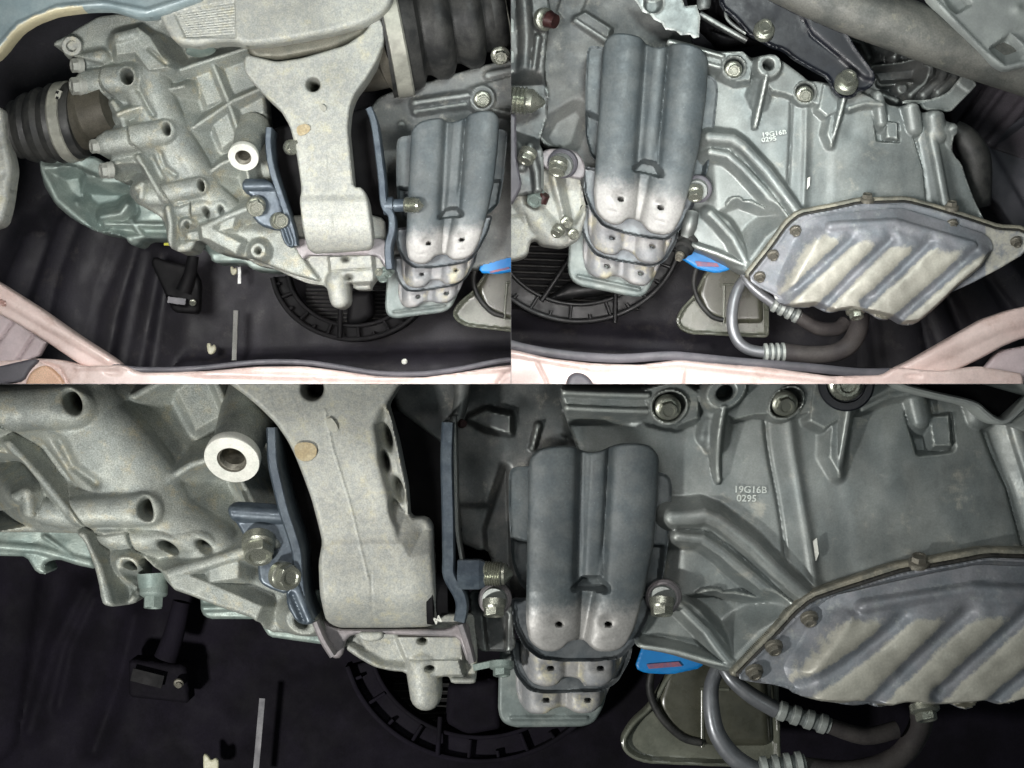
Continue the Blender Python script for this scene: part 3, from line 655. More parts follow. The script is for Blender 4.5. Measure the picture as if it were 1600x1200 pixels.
# ---- coolant pipes with crimped hoses
def hose(bay, lab, pipe, fit, rub, mp=ID, m1='pipe'):
    f = lambda P: [(*mp(p[0], p[1]), p[2], p[3] * mp.k) for p in P]
    t = thing("coolant_hose", lab, "hose", *mp(*pipe[0][:2]), pipe[0][2])
    tube("metal_pipe", bay, f(pipe), M[m1], t)
    a, b, r = fit; n = 4; prof = []
    for i in range(n):
        c = (i + .5) / n; prof += [(c - .1, r * .78 * mp.k), (c - .06, r * mp.k), (c + .05, r * mp.k), (c + .09, r * .78 * mp.k)]
    prof = [(0, r * .7 * mp.k)] + prof + [(1, r * .8 * mp.k)]
    lathe("crimp_ferrule", bay, (*mp(*a[:2]), a[2]), (*mp(*b[:2]), b[2]), prof, M['smooth'], t, ang=30)
    tube("rubber_section", bay, f(rub), M['hose'], t)
    return t

def reservoir(bay, mp, h, lab):
    """coordinates of the upper right view"""
    t = thing("fog_lamp_housing", lab, "lamp housing", *mp(1120, 480), h)
    def f(S):
        S.H -= 9; S.H += 10 * np.exp(-(np.maximum(S.sd - 2.5, 0) / 2.5) ** 4)
        S.H -= 0
    O = [(1066, 480), (1084, 462), (1100, 430), (1128, 400), (1200, 410), (1202, 528), (1120, 524), (1078, 522), (1062, 514), (1056, 500)]
    relief("lens_cover", bay, chaik(O, 2), f, h, M['amberrim'], t, mp, res=2, edge=1.5, skirt=20)
    relief("inner_reflector", bay, chaik([(1090, 460), (1100, 425), (1130, 400), (1190, 410), (1194, 505), (1140, 505), (1104, 492)], 2), None, h + 1 * mp.k, M['amber'], t, mp, res=2.4, edge=8, skirt=6)
    P = [(1092, 408, 4), (1084, 440, 4), (1092, 470, 4), (1112, 494, 4), (1130, 500, 4)]
    tube("seal_ring", bay, [(*mp(x, y), h + 2, r * mp.k) for x, y, r in P], M['rubber'], t)
    ribbon("vertical_rib", bay, [mp(1132, 446), mp(1131, 505)], 4 * mp.k, h + 4, h - 14, M['amberrim'], t)
    ribbon("cross_rib", bay, [mp(1130, 444), mp(1156, 445)], 3 * mp.k, h + 4, h - 14, M['amberrim'], t)
    return t

def fan(bay, cx, cy, rx, ry, h, lab, a0, a1, spokes, hub, tilt=0, nn=13, th=28, fm='fan'):
    FM = M[fm]  # upper left and lower fans use darker materials: shade put into the colour
    t = thing("cooling_fan", lab, "cooling fan", cx, cy, h)
    def arc(k, n, s=1.0, dy=0): a = math.radians(a0 + (a1 - a0) * k / n); return (cx + rx * s * math.cos(a), cy + dy + ry * s * math.sin(a))
    s2 = 1 - th / rx
    for nm, s, w, hh in (("outer_ring", 1, 7, h + 14), ("inner_ring", s2, 6, h + 4)):
        ribbon(nm, bay, [arc(k, 14, s) for k in range(15)], w, hh, h - 45, FM, t)
    P1 = [arc(k, 16, .99) for k in range(17)]; P2 = [arc(k, 16, s2) for k in range(17)][::-1]
    relief("shroud_band", bay, P1 + P2, None, h - 10, FM, t, res=2.6, edge=2, skirt=30)
    for k in range(nn):
        p, q = arc(k + .5, nn, .985), arc(k + .5, nn, s2 + .02)
        q = (q[0] * .4 + p[0] * .6, q[1] * .4 + p[1] * .6) if k % 2 else q
        ribbon("ring_rib", bay, [p, q], 5, h + 8, h - 12, FM, t)
    for p, q in spokes: tube("spoke", bay, [(*p, h + 6, 4), (*q, h + 14, 4)], FM, t, smooth=1)
    if hub: relief("motor_hub", bay, chaik(hub, 2), None, h + 2, FM, t, res=2.6, edge=12, skirt=40)
    return t

def radiator(bay, x0, x1, y0, y1, step, h, lab, slope=0, th=3.2):
    t = thing("radiator", lab, "radiator", (x0 + x1) / 2, y1, h)
    n = int((y1 - y0) / step)
    box("core", bay, (x0 + x1) / 2, (y0 + y1) / 2, h - 16, x1 - x0, y1 - y0, 14, M['void'], t)
    base = None
    for i in range(n):
        y = y0 + (i + .5) * step
        if base is None:
            base = ribbon("fin", bay, [(x0, y), (x1, y + slope)], th, h, h - 15, M['finm'], t, smooth=1); o = base
        else:
            o = base.copy(); COL.objects.link(o)
            o.location = Vector(base.location) - Vector((0, 0, (i * step) * (CAMD - h) / CAMD / 1000))
    return t
M['finm'] = mat("radiator_fin", (46, 46, 45), (60, 58, 56), 40, .3, .5, .1, 300, .1)
M['dustyoff'] = M['lip']
# ================================================================== upper left view
def bayA():
    b = 'A'
    def bf(S):
        u, v = S.U, S.V
        for p, r, hh in (([(60, 380), (-20, 560)], 16, 30), ([(120, 360), (90, 450), (40, 600)], 20, 44), ([(165, 350), (130, 440), (95, 600)], 22, 55), ([(190, 380), (150, 480), (130, 600)], 14, 46),
                         ([(232, 400), (215, 470), (190, 590)], 9, 36), ([(268, 415), (258, 480), (240, 590)], 5, 30)):
            S.ridge(p, r * 1.3, hh, hh, 8, .8, .5)
        S.ridge([(300, 590), (800, 575)], 30, 40, 40, 10, 1)
    back("black_undertray_panel", b, bf, M['plastic'], res=4)
    # small things on the dark tray
    tag(box("white_strip", b, 367, 524, -290, 7, 78, 4, M['clampd'], None, rot=2), "narrow white strip standing upright on the dark tray, left of the fan, top left picture", "strip")
    tag(box("white_strip", b, 374, 430, -300, 5, 26, 4, M['amberrim'], None, rot=0), "short faint pale strip above the white strip, just under the gearbox, top left picture", "strip")
    for x, y, s, l in ((330, 545, 8, "pale yellow plastic clip low on the dark tray beside the white strip, top left picture"), (365, 423, 6, "tiny pale clip under the gearbox near the short strip, top left picture")):
        tag(relief("plastic_clip", b, chaik([(x - s, y - s), (x - s * .3, y - s * 1.2), (x, y - s * .4), (x + s * .6, y - s), (x + s, y + s * .2), (x + s * .2, y + s * 1.2), (x - s * .7, y + s)], 1), None, -300, M['rubbish'], None, res=1, edge=2, skirt=8), l, "clip")
    tag(bolt(632, 565, -250, 3.6, 'pale', None, n=(0, -1, -.2)), "small bright bolt head on the dark ledge above the pink bumper, top left picture", "bolt")
    tag(box("yellow_tab", b, 260, 379, -240, 8, 9, 6, mat("yellow_plastic", (190, 190, 30)), None), "tiny yellow tab tucked under the gearbox casting, top left picture", "tab")
    t = thing("sensor_connector", "black plug connector with a grey tab beside the tray, left of centre, top left picture", "connector", 285, 470, -250)
    tube("cable_sleeve", b, [(302, 400, -240, 9), (296, 430, -240, 10), (286, 456, -240, 12)], M['void'], t)
    relief("connector_body", b, chaik([(240, 400), (262, 408), (300, 415), (312, 440), (310, 490), (270, 488), (262, 470), (235, 410)], 1), lambda S: S.ridge([(262, 468), (290, 474)], 5, 8), -250, M['void'], t, edge=5, skirt=30)
    box("grey_tab", b, 276, 470, -236, 28, 10, 6, M['trim'], t, rot=8); bolt(301, 473, -238, 4.4, 'bolt', t)
    # fan + radiator
    radiator(b, 478, 618, 436, 508, 6.2, -330, "radiator core with thin dark fins behind the fan, top left picture", 3, 2.4)
    fan(b, 552, 418, 128, 112, -270, "black cooling fan ring half hidden below the gearbox, top left picture", 12, 172, [((532, 470), (531, 528))], [(545, 455), (582, 452), (584, 492), (560, 508), (540, 506)], nn=14, th=24, fm='void')
    # lower engine block behind, mint tinted
    e = thing("engine_block", "greenish lower engine casting reaching left behind the gearbox, top left picture", "engine block", 200, 330, -120)
    def ef(S):
        S.lumps(1.2, 14); S.H -= 6
        S.ridge([(100, 262), (120, 300), (140, 330), (168, 362)], 6, 8, 8, 4, 1.6); S.ridge([(70, 262), (110, 264), (150, 280)], 5, 6, 6, 4, 2)
        S.pit([(96, 280), (118, 276), (124, 306), (104, 304)], -22, 1.6, 4); S.pit([(134, 300), (190, 302), (200, 330), (160, 340), (140, 326)], -40, 2, 4)
        S.ridge([(200, 322), (190, 335), (160, 340)], 4, 10, 10, 3, 2)
        S.ridge([(165, 350), (255, 352)], 3, 4, 4, 3, 2); S.ridge([(205, 345), (225, 372)], 3, 4, 4, 3, 2); S.ridge([(180, 372), (260, 370)], 4, 6, 4, 3, 2)
        S.ridge([(62, 255), (90, 312), (150, 364), (205, 374)], 5, 8, 8, 4, 1.5)
        S.ridge([(330, 382), (372, 384)], 12, 6, 6, 6, 1)
    relief("block_casting", b, chaik([(62, 246), (100, 238), (150, 244), (215, 300), (262, 330), (300, 350), (420, 360), (470, 400), (472, 424), (430, 424), (404, 422), (392, 420), (382, 410), (330, 410), (326, 396), (300, 376), (272, 374), (222, 372), (212, 384), (202, 382), (196, 370),
                                  (150, 362), (112, 342), (86, 320), (66, 288)], 1), ef, -110, M['mint'], e, res=2, edge=5, skirt=90)
    # right hand gearbox casing with bolt
    g = thing("bell_housing", "dull grey casing with ledge and bolt behind the heat shield, top left picture", "gearbox case", 700, 180, -90)
    def gf(S):
        S.lumps(1, 22); S.H -= 8
        S.ridge([(650, 162), (732, 150)], 4, 12, 12, 3, 2); S.ridge([(650, 174), (728, 162)], 3, 6, 6, 2, 2); S.plat([(650, 160), (730, 148), (732, 162), (650, 174)], 3, 2, 2)
        S.boss(754, 155, 19, 12, 3, 2); S.plat([(735, 140), (800, 120), (800, 180), (770, 172), (735, 165)], 5, 2, 3)
        S.ridge([(772, 172), (800, 178)], 3, 8, 8, 2, 2); S.ridge([(764, 118), (800, 110)], 6, 6, 6, 3, 2); S.ridge([(627, 195), (628, 225)], 3, 4, 4, 2, 2)
        S.pit([(590, 230), (640, 230), (650, 330), (600, 330)], -40, 1, 8)
    relief("casing", b, chaik([(590, 150), (620, 138), (660, 128), (720, 110), (760, 98), (810, 90), (812, 400), (740, 420), (600, 420), (575, 300), (570, 180)], 1), gf, -90, M['mid'], g, res=2.4, edge=6, skirt=80)
    bolt(754, 156, -76, 11, 'bolt', g, n=(.05, -1, -.35))
    bolt(782, 87, -60, 12, 'bolt', g, n=(.05, -1, -.55))
    # left joint + boots
    j = thing("left_drive_shaft", "black ribbed rubber boot with bright clamp left of the gearbox, top left picture", "drive shaft", 80, 200, -40)
    lathe("joint_cup", b, (118, 186, -45), (178, 168, -25), [(0, 52), (.35, 54), (.4, 47), (1, 44)], mat("brown_joint_steel", (74, 71, 62), (88, 84, 74), 30, .2, .5), j)
    pr = [(0, 58), (.04, 61), (.12, 61), (.16, 56), (.2, 58), (.3, 64), (.36, 60), (.4, 56), (.46, 61), (.52, 59), (.58, 53), (.64, 56), (.7, 53), (.76, 46), (.82, 47), (.9, 38), (1, 24)]
    lathe("rubber_boot", b, (128, 187, -40), (6, 206, -66), pr, M['rubber'], j, n=60)
    lathe("boot_clamp", b, (116, 189, -42), (97, 192, -46), [(0, 61), (.05, 64), (.8, 64.5), (1, 61)], M['clamp'], j, n=60)
    box("clamp_ear", b, 91, 147, 12, 8, 13, 6, M['clamp'], j, rot=20)
    box("clamp_slot", b, 89, 144, 14, 4, 4, 3, M['void'], j, rot=20); box("clamp_slot", b, 89, 153, 14, 4, 4, 3, M['void'], j, rot=20)
    lathe("shaft", b, (16, 204, -60), (-20, 210, -64), [(0, 18), (1, 18)], M['dim'], j)
    # metal arm at the far left edge
    tag(relief("knuckle_arm", b, chaik([(-30, 160), (4, 168), (8, 220), (14, 240), (18, 262), (10, 320), (2, 350), (-30, 360)], 2), lambda S: S.lumps(1, 8), 10, M['arm'], None, edge=8, skirt=50), "edge of a pale cast arm at the far left beside the boot, top left picture", "suspension arm")
    # main housing
    h = thing("gearbox_housing", "sand cast aluminium gearbox housing with round bosses and a seam, top left picture", "gearbox housing", 280, 240, 0)
    relief("housing_shell", b, chaik(HOUS, 1), housing_f, 0, M['sand'], h, res=1.5, edge=5, skirt=110)
    white_boss(b, h, 380, 246, 24)
    lathe("mount_ear_ring", b, (116, 74, -20), (112, 72, 6), [(0, 15), (.95, 15.5), (1, 14.5), (1, 9), (.5, 8.5)], M['arm'], h)
    for x, y, r in ((126, 100, 12), (128, 132, 15), (156, 226, 12), (172, 264, 13)): bolt(x - 3, y + 2, 2, r, 'arm', h, n=(-.9, -.5, -.15), kind='hex', name='case_bolt')
    # lower rear casting with spigot
    q = thing("rear_cover_casting", "pale casting with a round spigot hanging below the mount, top left picture", "gearbox cover", 520, 430, -30)
    def qf(S):
        S.H -= 8; S.ridge([(400, 412), (440, 436), (480, 448), (515, 452)], 4, 6, 6, 3, 2); S.boss(427, 403, 13, 6, 3, 2, 9); S.hole(426, 403, 5, 10, 3.4, 0, .5)
        S.plat([(516, 402), (580, 400), (584, 440), (520, 442)], 8, 3, 3); S.ridge([(526, 440), (530, 470)], 17, 14, 12, 4, 2)
        S.hole(540, 405, 4, 12, 3); S.hole(545, 434, 4, 12, 3); S.trough([(518, 424), (580, 420)], 1.2, 3)
    relief("cover_shell", b, chaik([(380, 340), (560, 330), (600, 340), (608, 420), (590, 430), (578, 446), (578, 452), (552, 452), (550, 440), (545, 440), (546, 472), (538, 481), (524, 482), (516, 474), (510, 446), (480, 442), (450, 430), (425, 418), (400, 414), (380, 400)], 1), qf, -24, M['arm'], q, res=1.7, edge=4, skirt=60)
    for x, y in ((598, 432), (606, 424)): bolt(x, y, -30, 8, 'mintb', q, n=(.1, -.6, -.8))
    # bracket interior, blades
    m = thing("mount_bracket", "dark blue mount bracket with plates either side of the arm, top left picture", "bracket", 510, 400, -20)
    relief("back_plate", b, chaik([(418, 205), (440, 196), (470, 192), (580, 166), (590, 190), (608, 330), (612, 395), (560, 400), (470, 400), (450, 380), (430, 300)], 1), lambda S: S.lumps(.5, 30), -50, M['void'], m, edge=3, skirt=8)  # near-black colour stands in for the shade inside the bracket
    ribbon("left_plate", b, [(420, 199), (419, 225), (424, 262), (436, 300), (448, 335), (456, 362), (460, 384)], 10, 18, -50, M['blade'], m)
    ribbon("right_plate", b, [(576, 168), (584, 190), (590, 230), (596, 280), (600, 320), (611, 336), (612, 360), (606, 385), (608, 420)], 11, 14, -50, M['blade'], m)
    relief("left_wing", b, chaik([(378, 284), (384, 278), (420, 280), (436, 300), (446, 340), (450, 360), (430, 360), (405, 352), (392, 336), (398, 310), (380, 300)], 1), lambda S: S.ridge([(382, 291), (430, 290)], 8, 8, 6, 3, 2), 8, M['blade'], m, edge=4, skirt=12)
    relief("pinkish_foot", b, chaik([(452, 380), (464, 372), (560, 372), (600, 372), (614, 392), (610, 420), (602, 420), (590, 400), (560, 398), (476, 400), (470, 424), (462, 414)], 1), None, -16, M['dustfoot'], m, edge=3, skirt=14)
    relief("left_tongue", b, chaik([(436, 345), (452, 350), (462, 378), (458, 388), (446, 384), (438, 366)], 1), lambda S: S.trough([(444, 356), (452, 380)], 3, 4), 20, M['blade'], m, res=1.2, edge=4, skirt=12)
    for x, y, r, n in ((400, 322, 15, (.1, -1, -.45)), (436, 345, 13, (.5, -1, -.1)), (456, 230, 12, (.6, -1, -.1)), (592, 425, 6, (0, -1, -.4))): bolt(x, y, 22, r, 'bolt', m, n=n, kind='hex')
    lathe("through_bolt", b, (600, 322, 0), (642, 320, 4), [(0, 14), (.35, 14), (.36, 10), (1, 10)], M['blade'], m)
    th = [(0, 11)]
    for i in range(7): th += [(.1 + i * .08, 12.5), (.14 + i * .08, 10.8)]
    lathe("threaded_stud", b, (632, 320, 4), (662, 321, 8), th + [(.75, 11), (1, 1)], M['bolt'], m, ang=20)
    # right boot
    r = thing("right_drive_shaft", "large black ribbed rubber boot with wide bright clamp, upper right of top left picture", "drive shaft", 700, 60, 10)
    lathe("joint_cup", b, (540, 66, -92), (612, 50, -80), [(0, 82), (.4, 86), (.75, 86), (.8, 92), (1, 94)], mat("dark_joint_steel", (92, 89, 80), (108, 104, 93), 30, .3, .5), r, n=64)
    pr = [(0, 104), (.1, 103), (.2, 97), (.24, 93), (.27, 78), (.3, 79), (.36, 88), (.42, 89), (.47, 82), (.5, 68), (.53, 69), (.6, 80), (.66, 80), (.7, 74), (.73, 58), (.76, 59), (.8, 66), (.85, 65), (.9, 58), (.93, 42), (1, 38)]
    pr = [(p, q * 1.04) for p, q in pr]
    lathe("rubber_boot", b, (598, 48, -75), (808, 14, -85), pr, M['rubber'], r, n=72)
    lathe("boot_clamp", b, (602, 48, -75), (628, 43, -76), [(0, 107), (.05, 110.5), (.9, 110), (1, 107)], M['clamp'], r, n=72)
    lathe("small_clamp", b, (782, 18, -84), (792, 16, -84), [(0, 56), (.1, 60), (.9, 58), (1, 54)], M['clamp'], r, n=48)
    # heat shield
    A_ = Map([(828, 715), (1030, 715), (870, 1138)], [(643, 202), (780, 186), (663, 492)])
    shield(b, A_, "dusty ribbed steel heat shield with three stacked lower rims, right side of top left picture", -10)
    # blue label, lamp housing
    tag(relief("blue_label", b, chaik([(748, 426), (752, 402), (800, 398), (820, 404), (820, 420), (780, 428)], 1), None, -100, M['blue'], None, edge=2, skirt=8), "blue oval label at the right edge above the smoked lamp housing, top left picture", "label")
    tag(relief("red_print", b, [(765, 424), (795, 417), (796, 420), (766, 427)], None, -97, M['red'], bpy.data.objects["blue_label"], res=1, edge=0, skirt=2))
    reservoir(b, Map([(1056, 500), (1200, 528), (1128, 400)], [(706, 488), (862, 526), (790, 400)]), -170, "smoked lamp housing with a pale rounded rim at the right edge, top left picture")
    # arm with upper casting
    c = thing("subframe_mount", "pale cast mount with a milled striped pad above the forked arm, top left picture", "mount", 430, 30, 50)
    def cf(S):
        S.lumps(.7, 24)
        S.pit([(273, 22), (366, 0), (368, 58), (290, 58)], -3, 2, 1)
        for i in range(12): S.trough([(276 + i, 18 + i * 3.6), (366, 4 + i * 4.4)], 1, 1.2)
    relief("cast_body", b, chaik([(247, 24), (262, -20), (614, -20), (612, 4), (596, 22), (570, 36), (520, 50), (470, 60), (420, 68), (380, 70), (368, 64), (340, 64), (308, 72), (280, 68), (268, 60), (258, 44)], 2), cf, 62, M['arm'], c, res=1.7, edge=9, skirt=50)
    relief("bush_collar", b, chaik([(384, 66), (480, 50), (588, 10), (588, 34), (566, 54), (520, 76), (440, 92), (400, 92), (386, 82)], 2), None, 24, mat("dark_steel_collar", (96, 96, 86), (112, 110, 98), 30, .3, .5), c, edge=8, skirt=40)
    lathe("pale_spacer", b, (312, 62, 10), (314, 82, 14), [(0, 23), (.9, 23), (1, 20)], M['mint'], c)
    a = thing("torque_arm", "pale forged arm ending in a broad bushing barrel, top left picture", "engine mount arm", 520, 390, 20)
    def af(S):
        S.lumps(.8, 26)
        S.H += 5 * np.exp(-((S.V - 100) / 40) ** 2) * 0
        S.H -= np.where(S.V > 300, 0, 0); S.H += (np.sqrt(np.maximum(60. ** 2 - np.clip(S.V - 342, -8, 52) ** 2, 0)) - 60) * (S.V > 334)
        S.H += 0
        S.hole(489, 132, 8.5, 30, 8.5, 0, .8)
        S.H += 3 * np.clip((S.V - 305) / 10, 0, 1); S.trough([(508, 180), (509, 240), (512, 300)], 1.2, -.8); S.trough([(520, 330), (521, 388)], .9, .8)
        S.trough([(492, 332), (520, 330)], .9, .8); S.bump(505, 170, 5, 1.5)
    relief("forged_body", b, chaik([(380, 96), (384, 84), (400, 88), (432, 96), (472, 90), (540, 70), (572, 48), (582, 28), (594, 28), (600, 40), (600, 66), (590, 92), (572, 122), (554, 146), (546, 168), (543, 200), (548, 250), (552, 292), (566, 292), (574, 310), (580, 350), (582, 380), (576, 388), (540, 391), (486, 394), (478, 386), (472, 350), (468, 312),
                                    (471, 296), (466, 260), (460, 225), (452, 196), (438, 172), (414, 150), (392, 126), (382, 112)], 1), af, 30, M['arm'], a, res=1.7, edge=4, skirt=60)
    relief("tan_stain", b, chaik([(462, 200), (470, 194), (482, 194), (486, 202), (478, 210), (466, 213)], 2), None, 33.4, M['rust'], a, res=1.5, edge=0, skirt=1)
    relief("pale_chip", b, chaik([(499, 166), (504, 162), (511, 168), (508, 174), (502, 173)], 1), None, 34.2, M['clamp'], a, res=1, edge=0, skirt=1)
    # painted beam top left
    s = thing("subframe_beam", "blue grey painted subframe beam curving across the top left corner, top left picture", "beam", 150, 10, 60)
    relief("beam_skin", b, chaik([(-60, -40), (330, -40), (318, -2), (290, 8), (258, 20), (236, 26), (214, 26), (190, 18), (172, 13), (140, 13), (110, 16), (84, 20), (52, 32), (30, 46), (16, 62), (6, 76), (-10, 92), (-60, 100)], 1),
           lambda S: (S.ridge([(0, 72), (30, 38), (90, 12), (160, 5), (230, 18), (310, -8)], 6, 3, 3, 4, .4), setattr(S, 'Wr', .9 * np.exp(-(S.sd / 7) ** 2) * (S.U < 130))), 78, M['beam'], s, res=2, edge=6, skirt=36)
    # frame rails and bumper edge
    f = thing("frame_rail", "pink beige painted rail running diagonally down the lower left, top left picture", "rail", 100, 520, -60)
    relief("rail_skin", b, chaik([(-60, 410), (0, 444), (60, 482), (120, 524), (176, 560), (190, 572), (160, 575), (128, 572), (98, 552), (72, 534), (30, 508), (0, 492), (-60, 460)], 1), lambda S: (S.ridge([(-40, 440), (170, 562)], 10, 4, 4, 6, .4), S.hole(3, 473, 6, 10, 3, 20, .6)), -40, M['pink'], f, edge=5, skirt=40)
    t2 = thing("inner_fender_panel", "pale lilac panel with two dark joints, bottom left corner of top left picture", "panel", 30, 540, -80)
    relief("panel_skin", b, [(-60, 455), (0, 480), (40, 512), (72, 535), (60, 556), (30, 568), (-60, 576)], lambda S: (S.trough([(22, 500), (-10, 545)], 2, 8), S.trough([(54, 522), (22, 570)], 2, 8)), -80, M['pinkline'], t2, edge=3, skirt=20)
    bp = thing("bumper_skin", "pink beige bumper edge along the bottom of the top left picture", "bumper", 400, 580, -50)
    relief("bumper_face", b, chaik([(-60, 568), (30, 562), (60, 560), (90, 562), (130, 572), (190, 570), (216, 582), (260, 582), (320, 580), (400, 573), (470, 572), (520, 578), (590, 588), (660, 590), (720, 582), (780, 572), (830, 568), (830, 640), (-60, 640)], 1),
           lambda S: (S.hole(176, 582, 13, 3, 4, 5, 1), S.ridge([(120, 574), (190, 572), (320, 584), (600, 592), (800, 574)], 5, 3, 3, 4, .4), S.trough([(52, 562), (92, 575), (106, 600)], 2.5, 6), S.trough([(500, 600), (488, 590)], 3, 2), S.trough([(790, 585), (778, 600)], 4, 3)), -20, M['pink'], bp, edge=5, skirt=60)
    ribbon("rubber_lip", b, [(170, 570), (214, 577), (300, 576), (400, 566), (470, 566), (520, 572), (590, 583), (660, 584), (720, 576), (780, 564), (830, 560)], 8, -40, -110, M['trim'], bp)
    relief("tan_corner", b, chaik([(40, 596), (48, 580), (66, 570), (80, 574), (96, 590), (104, 610), (40, 610)], 1), None, -12, mat("tan_paint", (222, 176, 146), (230, 190, 160), 12, 0, .4), bp, edge=3, skirt=20)
    relief("dark_corner_trim", b, chaik([(-60, 576), (0, 572), (52, 560), (60, 564), (44, 580), (36, 596), (-60, 610)], 1), None, -10, M['trim'], bp, edge=3, skirt=20)
M['clampd'] = mat('grey_strip', (120, 120, 114))
M['dustfoot'] = mat("dusty_lilac_plate", (128, 125, 127), (144, 138, 139), 30, .2, .5, .06, 300, .1)
M['mintb'] = M['mint']
bayA()
# ================================================================== upper right view
def bayB():
    b = 'B'
    def bf(S):
        for p, r, hh in (([(1440, 440), (1500, 600)], 16, 30), ([(1490, 420), (1560, 540)], 20, 40), ([(1540, 400), (1640, 520)], 16, 30), ([(1400, 470), (1420, 600)], 22, 30), ([(1370, 500), (1385, 600)], 14, 20),
                         ([(780, 525), (1100, 548)], 12, 24), ([(780, 545), (1180, 570)], 8, 34)):
            S.ridge(p, r * 1.3, hh, hh, 8, .8, .5)
    back("dark_undertray_panel", b, bf, M['plastic'], res=4)
    # right hand inner wall
    iw = thing("inner_wing_panel", "dull lilac grey inner wing panels with slanted joints at the right edge, top right picture", "panel", 1560, 250, -200)
    relief("folded_panel", b, [(1480, 170), (1520, 120), (1545, 80), (1660, 110), (1660, 300), (1600, 250), (1540, 230), (1500, 240)], lambda S: (S.ridge([(1580, 120), (1520, 200)], 6, 10, 10, 3, 1), S.trough([(1555, 110), (1500, 190)], 3, 8), S.ridge([(1610, 150), (1545, 225)], 9, 12, 12, 3, 1)), -200, M['wing'], iw, edge=4)
    relief("mesh_panel", b, [(1535, 225), (1600, 180), (1660, 230), (1660, 420), (1600, 380), (1560, 320), (1540, 300)], lambda S: (S.ridge([(1540, 300), (1600, 400)], 3, 8, 8, 2, 2), S.step([(1550, 230), (1660, 420), (1660, 150)], -12, 2)), -190, M['trim'], iw, edge=3)
    tube("hose_section", b, [(1490, 200, -60, 14), (1508, 216, -60, 20), (1524, 246, -66, 24), (1528, 290, -80, 22), (1530, 320, -90, 18)], M['rubber'], iw)
    # radiator and fan
    radiator(b, 790, 1000, 378, 482, 10.2, -320, "radiator core with visible slanted fins behind the fan, top right picture", 8, 4)
    fan(b, 905, 360, 160, 142, -250, "black cooling fan ring with notched rim and spoke, bottom left of top right picture", -5, 172, [((906, 380), (846, 470)), ((962, 440), (961, 505))], [(850, 470), (890, 440), (1000, 440), (960, 458), (900, 466)], nn=15, th=30)
    # left column of brackets
    lc = thing("side_bracket", "grey cast bracket columns with a red brown bolt at the left edge, top right picture", "bracket", 820, 200, -20)
    def lf(S):
        S.lumps(.8, 14); S.ridge([(818, 0), (822, 60), (818, 130)], 12, 10, 6, 6, 1.2); S.ridge([(840, 60), (832, 120)], 6, 8, 4, 4, 2); S.ridge([(815, 180), (818, 240), (815, 260)], 10, 6, 6, 6, 1); S.pit([(800, 130), (852, 130), (856, 170), (840, 215), (800, 200)], -20, 1.2, 6)
        S.ridge([(828, 230), (838, 270), (840, 300)], 6, 10, 8, 4, 2)
    relief("bracket_body", b, chaik([(770, -40), (850, -40), (862, 20), (855, 60), (850, 120), (858, 140), (856, 180), (842, 220), (850, 240), (850, 300), (770, 310)], 1), lf, -6, M['dim'], lc, edge=5)
    relief("front_plate", b, chaik([(770, 176), (806, 176), (808, 250), (816, 290), (800, 320), (770, 320)], 1), None, 12, M['trim'], lc, edge=4, skirt=20)
    th = [(0, 21)]
    for i in range(7): th += [(.06 + i * .085, 22), (.1 + i * .085, 19)]
    lathe("threaded_stud", b, (780, 154, 10), (852, 160, 18), th + [(.72, 19), (.96, 6), (1, 2)], M['bolt'], lc, ang=20)
    bolt(852, 30, 8, 14, 'bolt', lc, n=(.6, -.9, -.2)); lathe("red_cap", b, (852, 28, 12), (868, 34, 22), [(0, 10), (.3, 14), (1, 11)], M['redbolt'], lc)
    bolt(824, 242, 14, 14, 'bolt', lc, n=(-.35, -.45, -.9), kind='hex')
    # mottled casing left of the heat shield
    d = thing("bell_housing", "mottled grey casing with a raised step left of the heat shield, top right picture", "gearbox case", 900, 150, -60)
    def df(S):
        S.lumps(1.2, 18); S.step([(830, 60), (900, 20), (990, 90), (1040, 60), (1040, -60), (780, -60)], -10, 5)
        S.plat([(898, 30), (914, 22), (952, 46), (948, 66), (944, 62)], 12, 3, 2); S.ridge([(900, 34), (946, 64)], 3, 15, 15, 2, 3)
        S.ridge([(850, 60), (852, 130)], 6, -2, 0, 4, 1); S.pit([(858, 212), (870, 190), (900, 172), (906, 180), (892, 222), (870, 232)], -20, 1.2, 4)
        S.plat([(880, -10), (918, -10), (906, 20), (884, 34), (872, 16)], -4, 2, 3)
    relief("casing", b, chaik([(845, -40), (1060, -40), (1080, 60), (1110, 120), (1120, 300), (900, 300), (880, 228), (852, 226), (842, 212), (846, 180), (856, 150), (850, 110), (852, 60)], 1), df, -66, M['mid'], d, res=2, edge=5)
    # silver gasket sheet
    g = thing("gasket_sheet", "thin bright sheet with torn lower edge and round hole above the case, top right picture", "sheet metal", 1050, 30, -20)
    relief("sheet", b, [(984, -10), (1010, -6), (1064, -6), (1070, 10), (1088, 8), (1094, 26), (1092, 58), (1084, 60), (1078, 54), (1064, 55), (1056, 48), (1040, 46), (1034, 36), (1022, 30), (1016, 22), (1004, 18), (996, 4)], lambda S: (S.hole(1021, 4, 13, 12, 14, 0, .7), S.H.__iadd__(.05 * (S.U - 1040))), -14, M['smooth'], g, edge=1, skirt=3)
    # bolted black bracket and surrounding bits
    rr = thing("engine_underside", "dark machined engine parts with bright curved ribs above the case, top right picture", "engine part", 1400, 100, -90)
